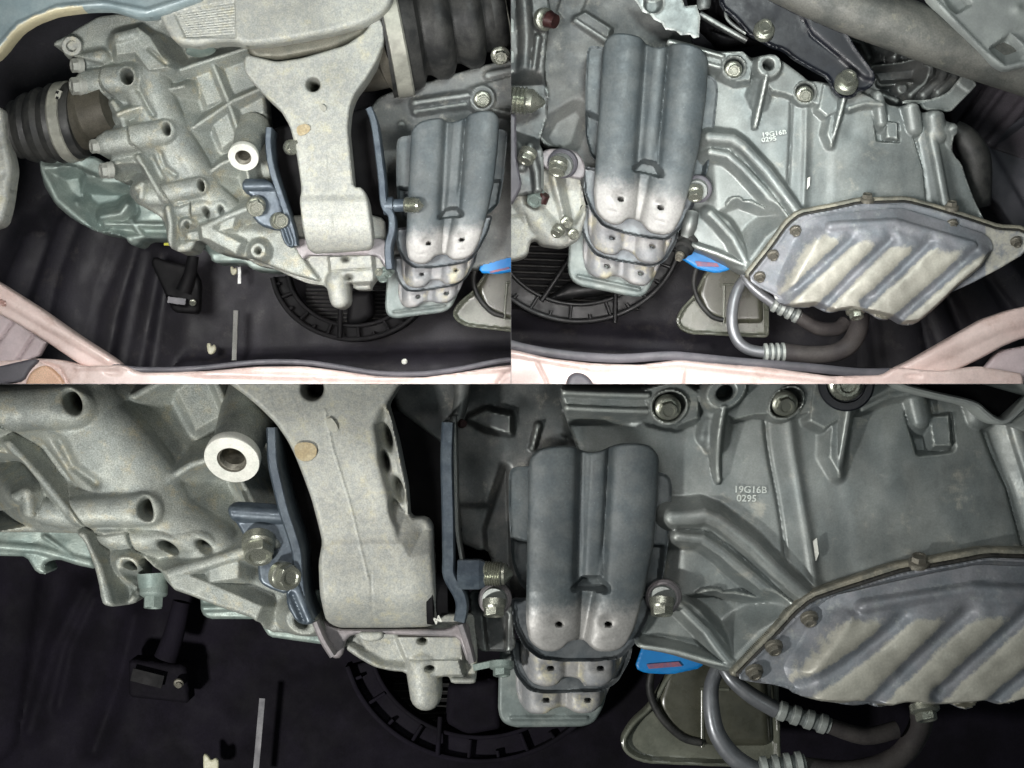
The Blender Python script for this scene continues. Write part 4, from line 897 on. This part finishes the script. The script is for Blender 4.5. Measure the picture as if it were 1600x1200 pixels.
    def rf(S):
        S.lumps(1, 12); S.H -= 10
        S.ridge([(1365, 110), (1410, 104), (1458, 88)], 3, 18, 20, 2, 3); S.ridge([(1380, 128), (1432, 124)], 3, 14, 14, 2, 3); S.ridge([(1420, 150), (1440, 132), (1452, 108)], 4, 18, 18, 2, 2)
        S.ridge([(1440, 150), (1466, 128), (1478, 104)], 7, 20, 18, 3, 2); S.ridge([(1462, 146), (1486, 126), (1500, 96)], 6, 22, 18, 3, 2); S.boss(1446, 114, 8, 18, 2, 3); S.boss(1408, 140, 7, 10, 2, 3)
        S.ridge([(1320, 60), (1345, 68), (1356, 90)], 4, 10, 10, 3, 2); S.ridge([(1320, 50), (1360, 50)], 4, 8, 8, 3, 2); S.ridge([(1396, 90), (1402, 76)], 3, 12, 10, 2, 2); S.ridge([(1424, 88), (1440, 76)], 3, 12, 10, 2, 2)
        S.ridge([(1380, 150), (1400, 158)], 4, 8, 8, 2, 2); S.pit([(1370, 112), (1430, 108), (1428, 120), (1378, 124)], -16, 2, 3)
    relief("ribbed_casting", b, chaik([(1290, 20), (1400, 40), (1500, 70), (1520, 100), (1500, 140), (1470, 170), (1400, 172), (1350, 160), (1300, 80)], 1), rf, -40, M['dim'], rr, res=1.8, edge=4)
    relief("manifold_lump", b, chaik([(1070, -40), (1300, -40), (1300, 60), (1200, 60), (1130, 70), (1090, 30)], 1), lambda S: (S.H.__isub__(20), S.ridge([(1095, 22), (1140, 50), (1170, 66)], 5, 10, 8, 3, 2), S.ridge([(1112, 55), (1164, 68)], 4, 12, 12, 2, 2), S.ridge([(1092, -20), (1104, 10)], 10, 8, 8, 4, 2), S.ridge([(1132, -20), (1136, 14)], 9, 10, 6, 4, 2),
                                                                       S.ridge([(1134, 18), (1142, 36), (1160, 44), (1166, 54)], 3, 8, 8, 2, 2)), -50, M['void'], rr, res=2.2, edge=4)
    ribbon("ribbed_post", b, [(1094, 20), (1135, 44), (1168, 62)], 7, -10, -30, M['dim'], rr); tube("bent_wire", b, [(1134, 10, -16, 3), (1136, 28, -14, 3), (1150, 42, -14, 3), (1166, 52, -14, 3)], M['smooth'], rr)
    for x in (1100, 1137): tube("rubber_plug", b, [(x, -20, -10, 12), (x, 6, -8, 11), (x + 1, 14, -8, 8)], M['dim'], rr)
    # flat light strap
    s = thing("silver_strap", "flat pale metal strap curving up to the right beyond the case, top right picture", "strap", 1470, 150, -30)
    relief("strap_plate", b, chaik([(1410, 162), (1412, 156), (1450, 156), (1482, 144), (1504, 116), (1528, 130), (1518, 142), (1484, 176), (1470, 172), (1444, 172), (1436, 160)], 1), lambda S: S.step([(1504, 100), (1540, 130), (1520, 150), (1490, 126)], 2, .6), -26, M['smooth'], s, edge=2, skirt=6)
    case_and_pan(b, ID, 0, "smooth cast gearbox case with stamped number and raised webs, top right picture", "dirty fluted steel pan bolted under the gearbox case, top right picture")
    k = thing("black_bracket", "glossy black pressed bracket held by two bright bolts, top right picture", "bracket", 1240, 80, 30)
    def kf(S):
        S.H += 4 * np.exp(-(np.maximum(S.sd, 0) / 3.0) ** 2); S.step([(1252, 20), (1262, 46), (1300, 80), (1350, 122), (1372, 128), (1400, 60), (1300, 10)], 7, 2); S.trough([(1256, 34), (1268, 56), (1310, 90)], 2, 2)
    relief("pressed_plate", b, chaik([(1120, -30), (1300, -30), (1302, 20), (1318, 44), (1336, 76), (1354, 100), (1366, 116), (1366, 132), (1352, 142), (1340, 142), (1336, 152), (1316, 154), (1302, 144), (1294, 122), (1268, 108), (1240, 92), (1224, 78), (1206, 74), (1190, 64), (1172, 56), (1150, 30), (1126, 10)], 1), kf, 34, M['navy'], k, res=1.8, edge=3, skirt=12)
    bolt(1194, 47, 40, 13, 'bolt', k, n=(.0, -1, .35), ln=1.35); bolt(1323, 128, 44, 14.5, 'bolt', k, n=(.05, -1, .45), ln=1.3)
    bg_ = thing("grey_crossbar", "thick dusty grey tube running diagonally across the top right corner, top right picture", "tube", 1400, 60, 60)
    tube("bar", b, [(1160, -70, 30, 44), (1290, -4, 40, 42), (1400, 36, 44, 43), (1500, 74, 44, 42), (1660, 128, 40, 40)], M['graybar'], bg_, seg_=40)
    pl = thing("moulded_clip", "pale grey moulded plastic piece with dark openings in the extreme top right corner", "plastic trim", 1550, 50, 90)
    def pf(S): S.pit([(1470, -20), (1500, -10), (1515, 6), (1496, 18), (1486, 10)], -16, 4, 2); S.pit([(1552, 76), (1578, 58), (1596, 78), (1590, 96), (1572, 96)], -22, 4, 2); S.ridge([(1450, -10), (1540, 84), (1570, 106), (1640, 90)], 5, 4, 4, 4, 1); S.bump(1590, 14, 8, 5); S.step([(1580, 50), (1640, 90), (1640, 20)], -5, 2)
    relief("clip_body", b, chaik([(1444, -30), (1660, -30), (1660, 96), (1600, 104), (1574, 110), (1556, 102), (1530, 76), (1500, 48), (1470, 16), (1450, -6)], 1), pf, 100, M['graypl'], pl, edge=5, skirt=30)
    # alternator / exhaust joint at left
    ex = thing("compressor_body", "pale round cast body with dark ring groove at the left edge, top right picture", "compressor", 850, 340, -40)
    def ef(S):
        S.H -= 4; S.ridge([(812, 300), (830, 330), (868, 372)], 22, 8, 6, 6, 1); S.trough([(872, 262), (884, 300), (896, 340), (880, 366)], 4, 10); S.ridge([(862, 262), (872, 300), (884, 342)], 5, 10, 8, 3, 2); S.pit([(880, 262), (902, 262), (910, 320), (896, 344)], -20, 2, 3)
        S.pit([(824, 292), (850, 290), (856, 306), (838, 322), (824, 316)], -8, 2, 3); S.trough([(800, 338), (820, 336), (826, 352)], 2, 5)
    relief("cast_body", b, chaik([(770, 270), (850, 262), (904, 266), (918, 330), (906, 372), (880, 386), (846, 382), (838, 372), (828, 376), (826, 396), (812, 404), (770, 410)], 1), ef, -36, M['arm'], ex, res=2, edge=6)
    bolt(838, 308, -24, 14, 'mint', ex, n=(-.3, -.8, -.6), kind='hex'); lathe("red_cap", b, (846, 314, -22), (852, 304, -16), [(0, 10), (1, 8)], M['redbolt'], ex)
    bolt(872, 360, -10, 10, 'bolt', ex, n=(-.5, -.6, -.7), kind='hex'); bolt(886, 348, -14, 8, 'bolt', ex, n=(.3, -.9, -.4)); bolt(896, 366, -14, 7, 'bolt', ex, n=(.3, -.9, -.4))
    w1 = thing("washer_bolt", "large flanged bolt on a ringed washer left of the heat shield, top right picture", "bolt", 872, 255, 0)
    relief("pinkish_lug", b, chaik([(842, 240), (856, 232), (890, 232), (906, 240), (916, 262), (912, 280), (890, 276), (850, 262)], 1), None, -10, M['dustfoot'], w1, res=1.6, edge=3, skirt=20)
    lathe("ring_washer", b, (880, 254, -8), (878, 257, 0), [(0, 24), (.7, 24), (1, 21), (1, 18), (.8, 17)], M['trim'], w1); lathe("ring_washer", b, (878, 257, 0), (876, 259, 5), [(0, 19), (1, 18)], M['dim'], w1)
    bolt(872, 259, 12, 15, 'bolt', w1, n=(-.2, -.5, -.85), kind='hex')
    w2 = thing("washer_bolt", "flanged bolt with two washers right of the heat shield, top right picture", "bolt", 1088, 298, 0)
    lathe("ring_washer", b, (1092, 294, -10), (1090, 296, 0), [(0, 22), (.8, 22), (1, 19)], M['trim'], w2); lathe("ring_washer", b, (1090, 296, 0), (1089, 298, 6), [(0, 17), (1, 16)], M['dim'], w2)
    bolt(1086, 300, 12, 13, 'bolt', w2, n=(-.05, -.5, -.85), kind='hex')
    B_ = Map([(828, 715), (1030, 715), (870, 1138)], [(945, 62), (1108, 97), (960, 458)])
    shield(b, B_, "ribbed steel heat shield with three stacked lower rims, in the top right picture", 26)
    st = thing("rubber_stud", "black ridged rubber buffer with a bolt end beside the blue label, top right picture", "rubber buffer", 1070, 390, -30)
    lathe("ridged_rubber", b, (1078, 372, -30), (1064, 398, -10), [(0, 12), (.1, 16), (.3, 16), (.35, 12), (.5, 15), (.65, 15), (.7, 11), (1, 10)], M['rubber'], st); bolt(1062, 400, -4, 7, 'boltd', st, n=(-.3, -.6, -.7), kind='hex')
    tube("upright_pad", b, [(1082, 332, -20, 10), (1078, 350, -16, 12), (1072, 370, -20, 9)], M['dim'], st)
    lb = tag(relief("blue_label", b, chaik([(1062, 402), (1078, 390), (1080, 380), (1100, 380), (1130, 390), (1156, 408), (1142, 421), (1120, 427), (1090, 420)], 1), None, -52, M['blue'], None, edge=2, skirt=10), "bright blue oval label between heat shield and oil pan, top right picture", "label")
    relief("red_print", b, [(1086, 408), (1120, 411), (1124, 417), (1090, 416)], None, -48.5, M['red'], lb, res=1, edge=0, skirt=2)
    reservoir(b, ID, -150, "smoked lamp housing with a pale rounded rim under the blue label, top right picture")
    hose(b, "bright bent metal pipe joined to a black hose near the bumper, top right picture", [(1172, 428, -70, 8), (1156, 446, -62, 8.5), (1146, 474, -56, 9), (1144, 506, -52, 9), (1152, 532, -50, 9), (1170, 546, -50, 9), (1196, 551, -50, 9)],
         ((1192, 551, -50), (1228, 550, -52), 15), [(1224, 550, -52, 14), (1262, 554, -54, 14), (1300, 552, -58, 14), (1326, 540, -64, 15), (1340, 516, -72, 15), (1344, 490, -84, 15)])
    hose(b, "upper pale pipe with ribbed ferrule disappearing behind the oil pan, top right picture", [(1160, 424, -60, 6), (1170, 442, -54, 7), (1186, 458, -52, 8), (1208, 474, -52, 8)],
         ((1206, 474, -52), (1250, 496, -54), 12), [(1246, 494, -54, 10), (1276, 512, -60, 11), (1306, 514, -70, 11), (1320, 504, -80, 11)])
    # bumper and rail
    fr = thing("frame_rail", "pink beige painted rail rising to the right edge, bottom right of top right picture", "rail", 1500, 540, -60)
    relief("rail_skin", b, chaik([(1398, 576), (1424, 564), (1480, 532), (1540, 498), (1580, 484), (1660, 466), (1660, 526), (1600, 528), (1570, 540), (1530, 562), (1492, 580), (1460, 584)], 1), lambda S: S.ridge([(1420, 574), (1560, 510), (1640, 490)], 14, 4, 4, 6, .4), -36, M['pink'], fr, edge=5, skirt=40)
    relief("lower_corner", b, chaik([(1560, 548), (1660, 530), (1660, 600), (1520, 600)], 1), None, -70, M['pinkline'], fr, edge=4, skirt=20)
    bp = thing("bumper_skin", "pink beige bumper edge along the bottom of the top right picture", "bumper", 1100, 585, -50)
    relief("bumper_face", b, chaik([(760, 540), (800, 546), (860, 560), (930, 568), (1000, 570), (1060, 562), (1120, 568), (1200, 574), (1300, 588), (1380, 586), (1400, 574), (1470, 580), (1530, 572), (1600, 584), (1600, 640), (760, 640)], 1),
           lambda S: (S.lumps(.8, 26), S.hole(1427, 588, 14, 3, 4, 0, 1), S.trough([(836, 560), (856, 600)], 2, 3), S.trough([(896, 566), (904, 580)], 1.5, 2), S.plat([(972, 580), (1070, 578), (1066, 610), (970, 610)], 2, 2, 2), S.ridge([(800, 552), (930, 576), (1060, 568), (1300, 594)], 5, 3, 3, 4, .4)), -14, M['pink'], bp, edge=5, skirt=60)
    ribbon("rubber_lip", b, [(770, 530), (830, 546), (900, 556), (970, 560), (1040, 556), (1080, 558), (1160, 566), (1260, 574), (1340, 582), (1390, 582)], 14, -34, -100, M['trim'], bp)
    relief("grey_plug", b, chaik([(884, 612), (886, 590), (898, 581), (914, 584), (926, 596), (932, 612)], 2), None, 2, M['trim'], bp, res=1.6, edge=8, skirt=16)
bayB()

# ================================================================== lower view
def bayC():
    b = 'C'
    def bf(S):
        for p, r, hh in (([(20, 860), (-20, 1140)], 40, 40), ([(134, 920), (90, 1010), (50, 1140)], 5, 22), ([(150, 935), (115, 1010), (96, 1100)], 4, 20), ([(214, 960), (190, 1060), (150, 1170)], 3, 20)):
            S.ridge(p, r * 1.3, hh, hh, 8, .8, .5)
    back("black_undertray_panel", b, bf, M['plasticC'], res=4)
    tag(box("white_strip", b, 404, 1156, -300, 9, 130, 4, M['trim'], None, rot=5), "narrow grey strip standing on the dark tray at the bottom edge, lower picture", "strip")
    tag(relief("plastic_clip", b, chaik([(317, 1178), (324, 1180), (330, 1190), (336, 1184), (342, 1190), (340, 1210), (318, 1210)], 1), None, -300, M['rubbish'], None, res=1.3, edge=2, skirt=8), "pale yellow plastic clip cut by the bottom edge, left half of lower picture", "clip")
    t = thing("sensor_connector", "black plug connector with a dim grey tab in the shadow, lower picture", "connector", 245, 1060, -280)
    tube("cable_sleeve", b, [(284, 940, -260, 14), (272, 990, -260, 16), (258, 1030, -260, 18)], M['plasticC'], t); relief("connector_body", b, chaik([(200, 1030), (290, 1040), (296, 1100), (200, 1090)], 1), None, -280, M['plasticC'], t, edge=8); box("grey_tab", b, 230, 1060, -262, 50, 20, 6, M['void'], t, rot=14)
    bolt(279, 1068, -262, 6, 'boltd', t)
    radiator(b, 615, 860, 1062, 1136, 11.5, -330, "dim radiator fins under the round spigot, lower picture", 3, 3)
    fan(b, 750, 990, 215, 200, -280, "black cooling fan ring in deep shadow along the bottom, lower picture", 12, 165, [((688, 1120), (684, 1180))], [(700, 1070), (780, 1060), (784, 1140), (730, 1150), (695, 1130)], nn=12, th=40, fm='plasticC')
    e = thing("engine_block", "greenish engine casting in shade under the gearbox housing, lower picture", "engine block", 200, 860, -120)
    relief("block_casting", b, chaik([(-50, 820), (140, 826), (150, 890), (120, 884), (90, 874), (66, 880), (74, 898), (56, 896), (40, 870), (-50, 868)], 1), lambda S: (S.lumps(1, 16), S.ridge([(-40, 850), (60, 858), (140, 880)], 8, 6, 6, 4, 1.5), S.ridge([(70, 838), (110, 866)], 4, 4, 4, 3, 2)), -120, M['mint'], e, edge=6, skirt=80)
    relief("lower_casting", b, chaik([(300, 900), (560, 930), (600, 1000), (520, 1010), (420, 996), (412, 985), (404, 968), (326, 968), (314, 960), (310, 920)], 1), lambda S: (S.lumps(1, 16), S.ridge([(318, 950), (400, 948)], 6, 5, 5, 4, 1.5)), -90, M['mint'], e, edge=7, skirt=80)
    z = thing("drain_bolt", "dull flanged bolt hanging below the housing seam beside the cast ear, lower picture", "bolt", 240, 930, -30)
    lathe("boss_sleeve", b, (238, 896, -30), (239, 918, -28), [(0, 24), (1, 22)], M['mint'], z); bolt(240, 926, -26, 17, 'mint', z, n=(0, -.25, -1), ln=1.5)
    # casing behind, right of the mount
    g = thing("bell_housing", "dark grey casing with two bright bars behind the heat shield, lower picture", "gearbox case", 760, 720, -100)
    def gf(S):
        S.lumps(1.2, 24); S.H -= 12
        S.plat([(886, 612), (1012, 604), (1012, 634), (888, 640)], 2, 2, 3); S.ridge([(888, 616), (1010, 608)], 3.2, 12, 12, 2, 3); S.ridge([(890, 636), (1008, 630)], 3.2, 12, 12, 2, 3)
        S.step([(600, 560), (886, 560), (886, 690), (830, 720), (826, 790), (700, 790), (600, 700)], 6, 2); S.ridge([(841, 665), (832, 700)], 3, 10, 6, 2, 3); S.trough([(880, 680), (948, 700)], 2, 3); S.ridge([(898, 684), (945, 700)], 3, 6, 6, 2, 2)
        S.plat([(735, 655), (760, 642), (796, 650), (796, 676), (760, 668)], 16, 2.5, 3); S.trough([(736, 660), (796, 682)], 3, 5)
        S.pit([(790, 735), (800, 1000), (770, 930), (760, 830)], -20, 1.5, 8)
    relief("casing", b, chaik([(600, 570), (1080, 570), (1080, 760), (1060, 940), (1000, 990), (820, 1000), (760, 860), (748, 862), (720, 850), (700, 700), (620, 640)], 1), gf, -80, M['dim'], g, res=2.6, edge=6)
    tube("vent_pipe", b, [(724, 590, -60, 13), (720, 630, -60, 12), (712, 662, -60, 10)], M['dim'], g)
    bolt(722, 662, -50, 7, 'redbolt', g, n=(.4, -1, 0), kind='hex')
    h = thing("gearbox_housing", "sand cast aluminium gearbox housing with seam and threaded holes, lower picture", "gearbox housing", 250, 760, 0)
    relief("housing_shell", b, chaik(HOUSC, 1), housing_f, 0, M['sand'], h, A2C, res=1.8, edge=5, skirt=55)
    white_boss(b, h, 362, 719, 44, n=(-.28, -1, -.75))
    q = thing("rear_cover_casting", "pale casting with a long round spigot below the mount, lower picture", "gearbox cover", 650, 1050, -30)
    def qf(S):
        S.H -= 10; S.ridge([(545, 1012), (590, 1038), (640, 1048)], 5, 4, 4, 3, 2); S.pit([(560, 1000), (622, 1000), (630, 1034), (600, 1032), (570, 1016)], -12, 1.5, 4); S.ridge([(660, 1040), (664, 1090)], 27, 18, 14, 5, 2)
        S.plat([(622, 995), (720, 995), (722, 1030), (636, 1030)], 8, 3, 3); S.plat([(640, 1030), (716, 1030), (722, 1052), (650, 1056)], 12, 3, 3); S.hole(660, 1001, 6, 14, 4, 0, .8); S.hole(672, 1043, 6, 14, 4, 0, .8); S.trough([(630, 1030), (720, 1028)], 1.4, 3); S.ridge([(706, 1064), (742, 1064)], 5, 8, 8, 2, 3)
    relief("cover_shell", b, chaik([(520, 960), (745, 960), (746, 1010), (744, 1064), (740, 1068), (706, 1068), (702, 1058), (689, 1058), (690, 1090), (684, 1104), (670, 1111), (654, 1109), (642, 1098), (634, 1050), (610, 1050), (580, 1042), (556, 1028), (536, 1012)], 1), qf, -24, M['arm'], q, res=1.9, edge=5, skirt=60)
    m = thing("mount_bracket", "dark mount bracket with steel plates either side of the forged arm, lower picture", "bracket", 600, 950, -20)
    relief("back_plate", b, chaik([(420, 660), (600, 638), (690, 640), (706, 650), (712, 900), (730, 1000), (560, 1000), (460, 900), (432, 780)], 1), lambda S: (S.ridge([(600, 644), (690, 646), (702, 660), (704, 880)], 5, 4, 4, 4, 1),), -100, M['void'], m, edge=4, skirt=10)  # shade between plates and arm is painted by this near-black colour
    ribbon("left_plate", b, [(424, 668), (426, 720), (434, 760), (444, 800), (456, 836), (464, 866), (466, 900), (472, 940), (484, 970)], 17, 30, -100, M['blade'], m, 3)
    ribbon("right_plate", b, [(700, 660), (698, 720), (700, 800), (701, 870), (702, 900), (718, 930), (722, 950), (718, 972)], 20, 24, -100, M['blade'], m, 3)
    ribbon("outer_plate", b, [(710, 650), (712, 760), (714, 830), (722, 880)], 6, 6, -90, M['dim'], m, 1)
    relief("left_wing", b, chaik([(356, 792), (366, 784), (430, 788), (448, 800), (462, 860), (466, 900), (448, 930), (420, 920), (404, 910), (402, 880), (372, 822), (360, 808)], 1), lambda S: (S.ridge([(364, 801), (440, 806)], 13, 14, 12, 4, 2),), 6, M['blade'], m, edge=5, skirt=14)
    relief("left_tongue", b, chaik([(446, 920), (466, 905), (486, 960), (492, 974), (476, 978), (462, 972), (448, 948)], 1), lambda S: S.trough([(456, 930), (474, 972)], 4, 6), 34, M['blade'], m, edge=6, skirt=20)
    relief("pinkish_foot", b, chaik([(484, 972), (494, 966), (530, 984), (700, 984), (722, 972), (732, 976), (742, 1034), (730, 1036), (716, 996), (560, 990), (542, 996), (534, 1028), (520, 1030), (508, 1016)], 1), None, -8, M['dustfoot'], m, edge=4, skirt=16)
    ribbon("rusty_edge", b, [(720, 976), (730, 1006), (738, 1036)], 11, 24, -20, M['dustfoot'], m, 3)
    ribbon("pink_edge", b, [(492, 972), (504, 1000), (520, 1026)], 11, 22, -14, M['dustfoot'], m, 3)
    bolt(404, 852, 16, 26, 'bolt', m, n=(.1, -.75, -.75), kind='hex'); bolt(444, 900, 26, 22, 'bolt', m, n=(.7, -.9, -.1), kind='hex'); relief("pale_bush", b, chaik([(558, 988), (600, 988), (598, 1000), (578, 1004), (562, 1000)], 1), None, -2, M['arm'], m, edge=4, skirt=14)
    lathe("hex_nut", b, (716, 897, 10), (758, 897, 12), [(0, 26), (.8, 26), (1, 22)], M['blade'], m, n=6, ang=20); th = [(0, 17)]
    for i in range(7): th += [(.08 + i * .085, 20), (.12 + i * .085, 17)]
    lathe("threaded_stud", b, (756, 896, 14), (802, 897, 20), th + [(.72, 17), (.97, 4), (1, 1)], M['bolt'], m, ang=20)
    lettering("chalk_mark", b, "M", 680, 976, 8, 16, 25, M['pale'], m, .5)
    lathe("rubber_bush", b, (668, 930, -20), (700, 930, -20), [(0, 46), (.3, 46), (.4, 36), (1, 30)], M['void'], m)
    # forged arm
    a = thing("torque_arm", "pale forged arm widening upward with a tan stain and a broad barrel, lower picture", "engine mount arm", 590, 980, 20)
    def af(S):
        S.lumps(.9, 34)
        S.hole(488, 607, 14, 50, 14, 0, 1.2)
        S.step([(588, 664), (600, 640), (700, 780), (700, 830), (660, 870), (634, 872), (616, 800), (600, 740)], -24, 2.4)
        S.step([(604, 640), (640, 640), (680, 812), (640, 812), (624, 740)], 8, 1.5)
        for x, y, rx, ry in ((605, 684, 5, 16), (600, 722, 5, 14), (622, 766, 6, 16), (617, 800, 6, 16), (634, 826, 5, 20)): S.hole(x, y, rx, 18, ry, -14, 1)
        S.plat([(502, 860), (520, 850), (628, 850), (640, 872), (672, 866), (684, 986), (512, 990)], 3, .7, 6); S.H += (np.sqrt(np.maximum(92. ** 2 - np.clip(S.V - 905, 0, 84) ** 2, 0)) - 92)
        S.trough([(508, 640), (520, 700), (548, 790), (570, 880), (576, 905)], 1.5, -1.4); S.trough([(580, 898), (582, 988)], 1.4, .8); S.bump(519, 664, 8, 1.6, 12, -20)
        S.H -= 10 * np.clip((S.U - 640) / 40, 0, 1) ** 2 * (S.V > 830)
    relief("forged_body", b, chaik([(340, 585), (660, 585), (624, 600), (604, 632), (606, 640), (620, 690), (634, 760), (638, 812), (664, 812), (674, 824), (676, 860), (680, 920), (683, 960), (680, 978), (670, 987), (600, 989), (520, 989), (506, 976), (499, 930), (497, 880), (503, 848), (497, 822),
                                    (486, 780), (472, 742), (460, 712), (448, 688), (430, 662), (404, 636), (380, 616), (360, 602)], 1), af, 34, M['arm'], a, res=1.9, edge=8, skirt=90)
    relief("tan_stain", b, chaik([(458, 700), (466, 691), (486, 691), (496, 700), (494, 714), (480, 722), (464, 718)], 2), None, 37.6, M['rust'], a, res=2, edge=0, skirt=1)
    relief("pale_chip", b, chaik([(509, 656), (518, 652), (527, 664), (528, 674), (518, 675), (511, 668)], 1), None, 38.4, M['clamp'], a, res=1.5, edge=0, skirt=1)
    # bolts left and right of the shield
    w1 = thing("washer_bolt", "flanged bolt on a double washer left of the heat shield, lower picture", "bolt", 772, 940, 0)
    relief("mount_lug", b, chaik([(732, 925), (760, 920), (800, 930), (806, 1010), (798, 1020), (748, 1018), (738, 980)], 1), lambda S: S.pit([(758, 962), (790, 962), (788, 1016), (764, 1016)], -14, 3, 3), -34, M['dim'], w1, edge=4, skirt=20)
    lathe("ring_washer", b, (774, 934, -20), (773, 937, 0), [(0, 26), (.8, 26), (1, 22)], M['dustfoot'], w1); lathe("ring_washer", b, (773, 936, 0), (772, 938, 6), [(0, 20), (1, 19)], M['dim'], w1); bolt(772, 946, 14, 18, 'bolt', w1, n=(-.02, -.3, -.95), kind='hex')
    w2 = thing("washer_bolt", "flanged bolt on a double washer right of the heat shield, lower picture", "bolt", 1034, 940, 0)
    lathe("ring_washer", b, (1038, 932, -20), (1036, 934, 0), [(0, 28), (.8, 28), (1, 24)], M['dustfoot'], w2); lathe("ring_washer", b, (1036, 934, 0), (1035, 936, 6), [(0, 21), (1, 20)], M['dim'], w2); bolt(1034, 944, 14, 19, 'bolt', w2, n=(-.02, -.3, -.95), kind='hex')
    w3 = thing("small_flange_nut", "small dull nut at the lower left side of the heat shield stack, lower picture", "nut", 784, 1040, -20); bolt(784, 1042, -20, 15, 'mint', w3, n=(0, -.35, -.95)); box("nut_tab", b, 756, 1040, -30, 34, 10, 10, M['mint'], w3, rot=-12)
    case_and_pan(b, B2C, 0, "smooth cast gearbox case with stamped number beside the pale web, lower picture", "dirty fluted steel oil pan filling the lower right corner, lower picture")
    shield(b, ID, "dark ribbed steel heat shield with three stacked lower rims, centre of lower picture", 30)
    lb = tag(relief("blue_label", b, chaik([(992, 1044), (1006, 1004), (1050, 1010), (1104, 1028), (1096, 1044), (1050, 1054), (1008, 1052)], 1), None, -70, M['blue'], None, edge=2, skirt=10), "bright blue label between heat shield and oil pan, lower picture", "label")
    relief("red_print", b, [(1010, 1038), (1060, 1034), (1066, 1041), (1014, 1045)], None, -66.5, M['red'], lb, res=1, edge=0, skirt=2)
    CR = Map([(1056, 500), (1130, 500), (1128, 400)], [(968, 1160), (1096, 1160), (1090, 1010)])
    reservoir(b, CR, -190, "smoked lamp housing with rounded rim at the bottom edge, lower picture")
    hose(b, "bright vertical bent pipe leaving the bottom edge, lower picture", [(1124, 1040, -90, 12), (1112, 1070, -80, 12), (1112, 1110, -74, 13), (1122, 1150, -70, 14), (1150, 1186, -70, 15), (1190, 1210, -70, 15)], ((1186, 1206, -70), (1258, 1196, -72), 24), [(1250, 1200, -74, 18), (1330, 1206, -80, 18), (1400, 1186, -90, 19), (1436, 1140, -100, 19), (1440, 1100, -110, 18)])
    hose(b, "pale slanted pipe with ribbed ferrule under the oil pan, lower picture", [(1126, 1036, -70, 8), (1144, 1062, -62, 11), (1176, 1088, -60, 13), (1214, 1110, -60, 13)], ((1212, 1108, -60), (1296, 1134, -64), 16), [(1290, 1132, -64, 12), (1350, 1150, -76, 14), (1400, 1140, -90, 14)])
    pb = thing("pressed_channel", "bent grey sheet metal channel edge crossing the top right corner, lower picture", "channel", 1500, 625, 60)
    ribbon("channel_lip", b, [(1396, 596), (1420, 606), (1460, 616), (1520, 630), (1540, 644), (1556, 656), (1574, 658), (1600, 636), (1640, 600)], 10, 86, 10, M['graypl'], pb, 3)
    relief("channel_web", b, chaik([(1410, 580), (1660, 580), (1660, 600), (1600, 630), (1574, 654), (1556, 650), (1530, 630), (1460, 612)], 1), None, 30, M['void'], pb, edge=3, skirt=8)
    relief("channel_flange", b, chaik([(1500, 590), (1660, 575), (1660, 640), (1600, 618)], 1), None, 44, M['graypl'], pb, edge=3, skirt=8)
    relief("outer_wall", b, chaik([(1545, 656), (1578, 662), (1610, 640), (1660, 630), (1660, 690), (1600, 674)], 1), None, 50, M['graypl'], pb, edge=3, skirt=8)
    bb = thing("boss_washer_bolt", "bolt head in a black ring at the top edge, lower picture", "bolt", 1322, 604, 50)
    lathe("black_ring", b, (1323, 596, 40), (1322, 600, 66), [(0, 43), (.9, 43), (1, 40), (1, 30), (.7, 29)], M['navy'], bb); bolt(1322, 598, 70, 22, 'bolt', bb, n=(0, -1, -.2), bay='C')
bayC()

names = {}
for o in [o for o in bpy.data.objects if o.parent is None and o.get('label')]: names.setdefault(o.name.split('.')[0], []).append(o)
for k, v in names.items():
    if len(v) > 1:
        for o in v: o['group'] = k.replace('_', ' ') + ' parts repeated in the three pictures'
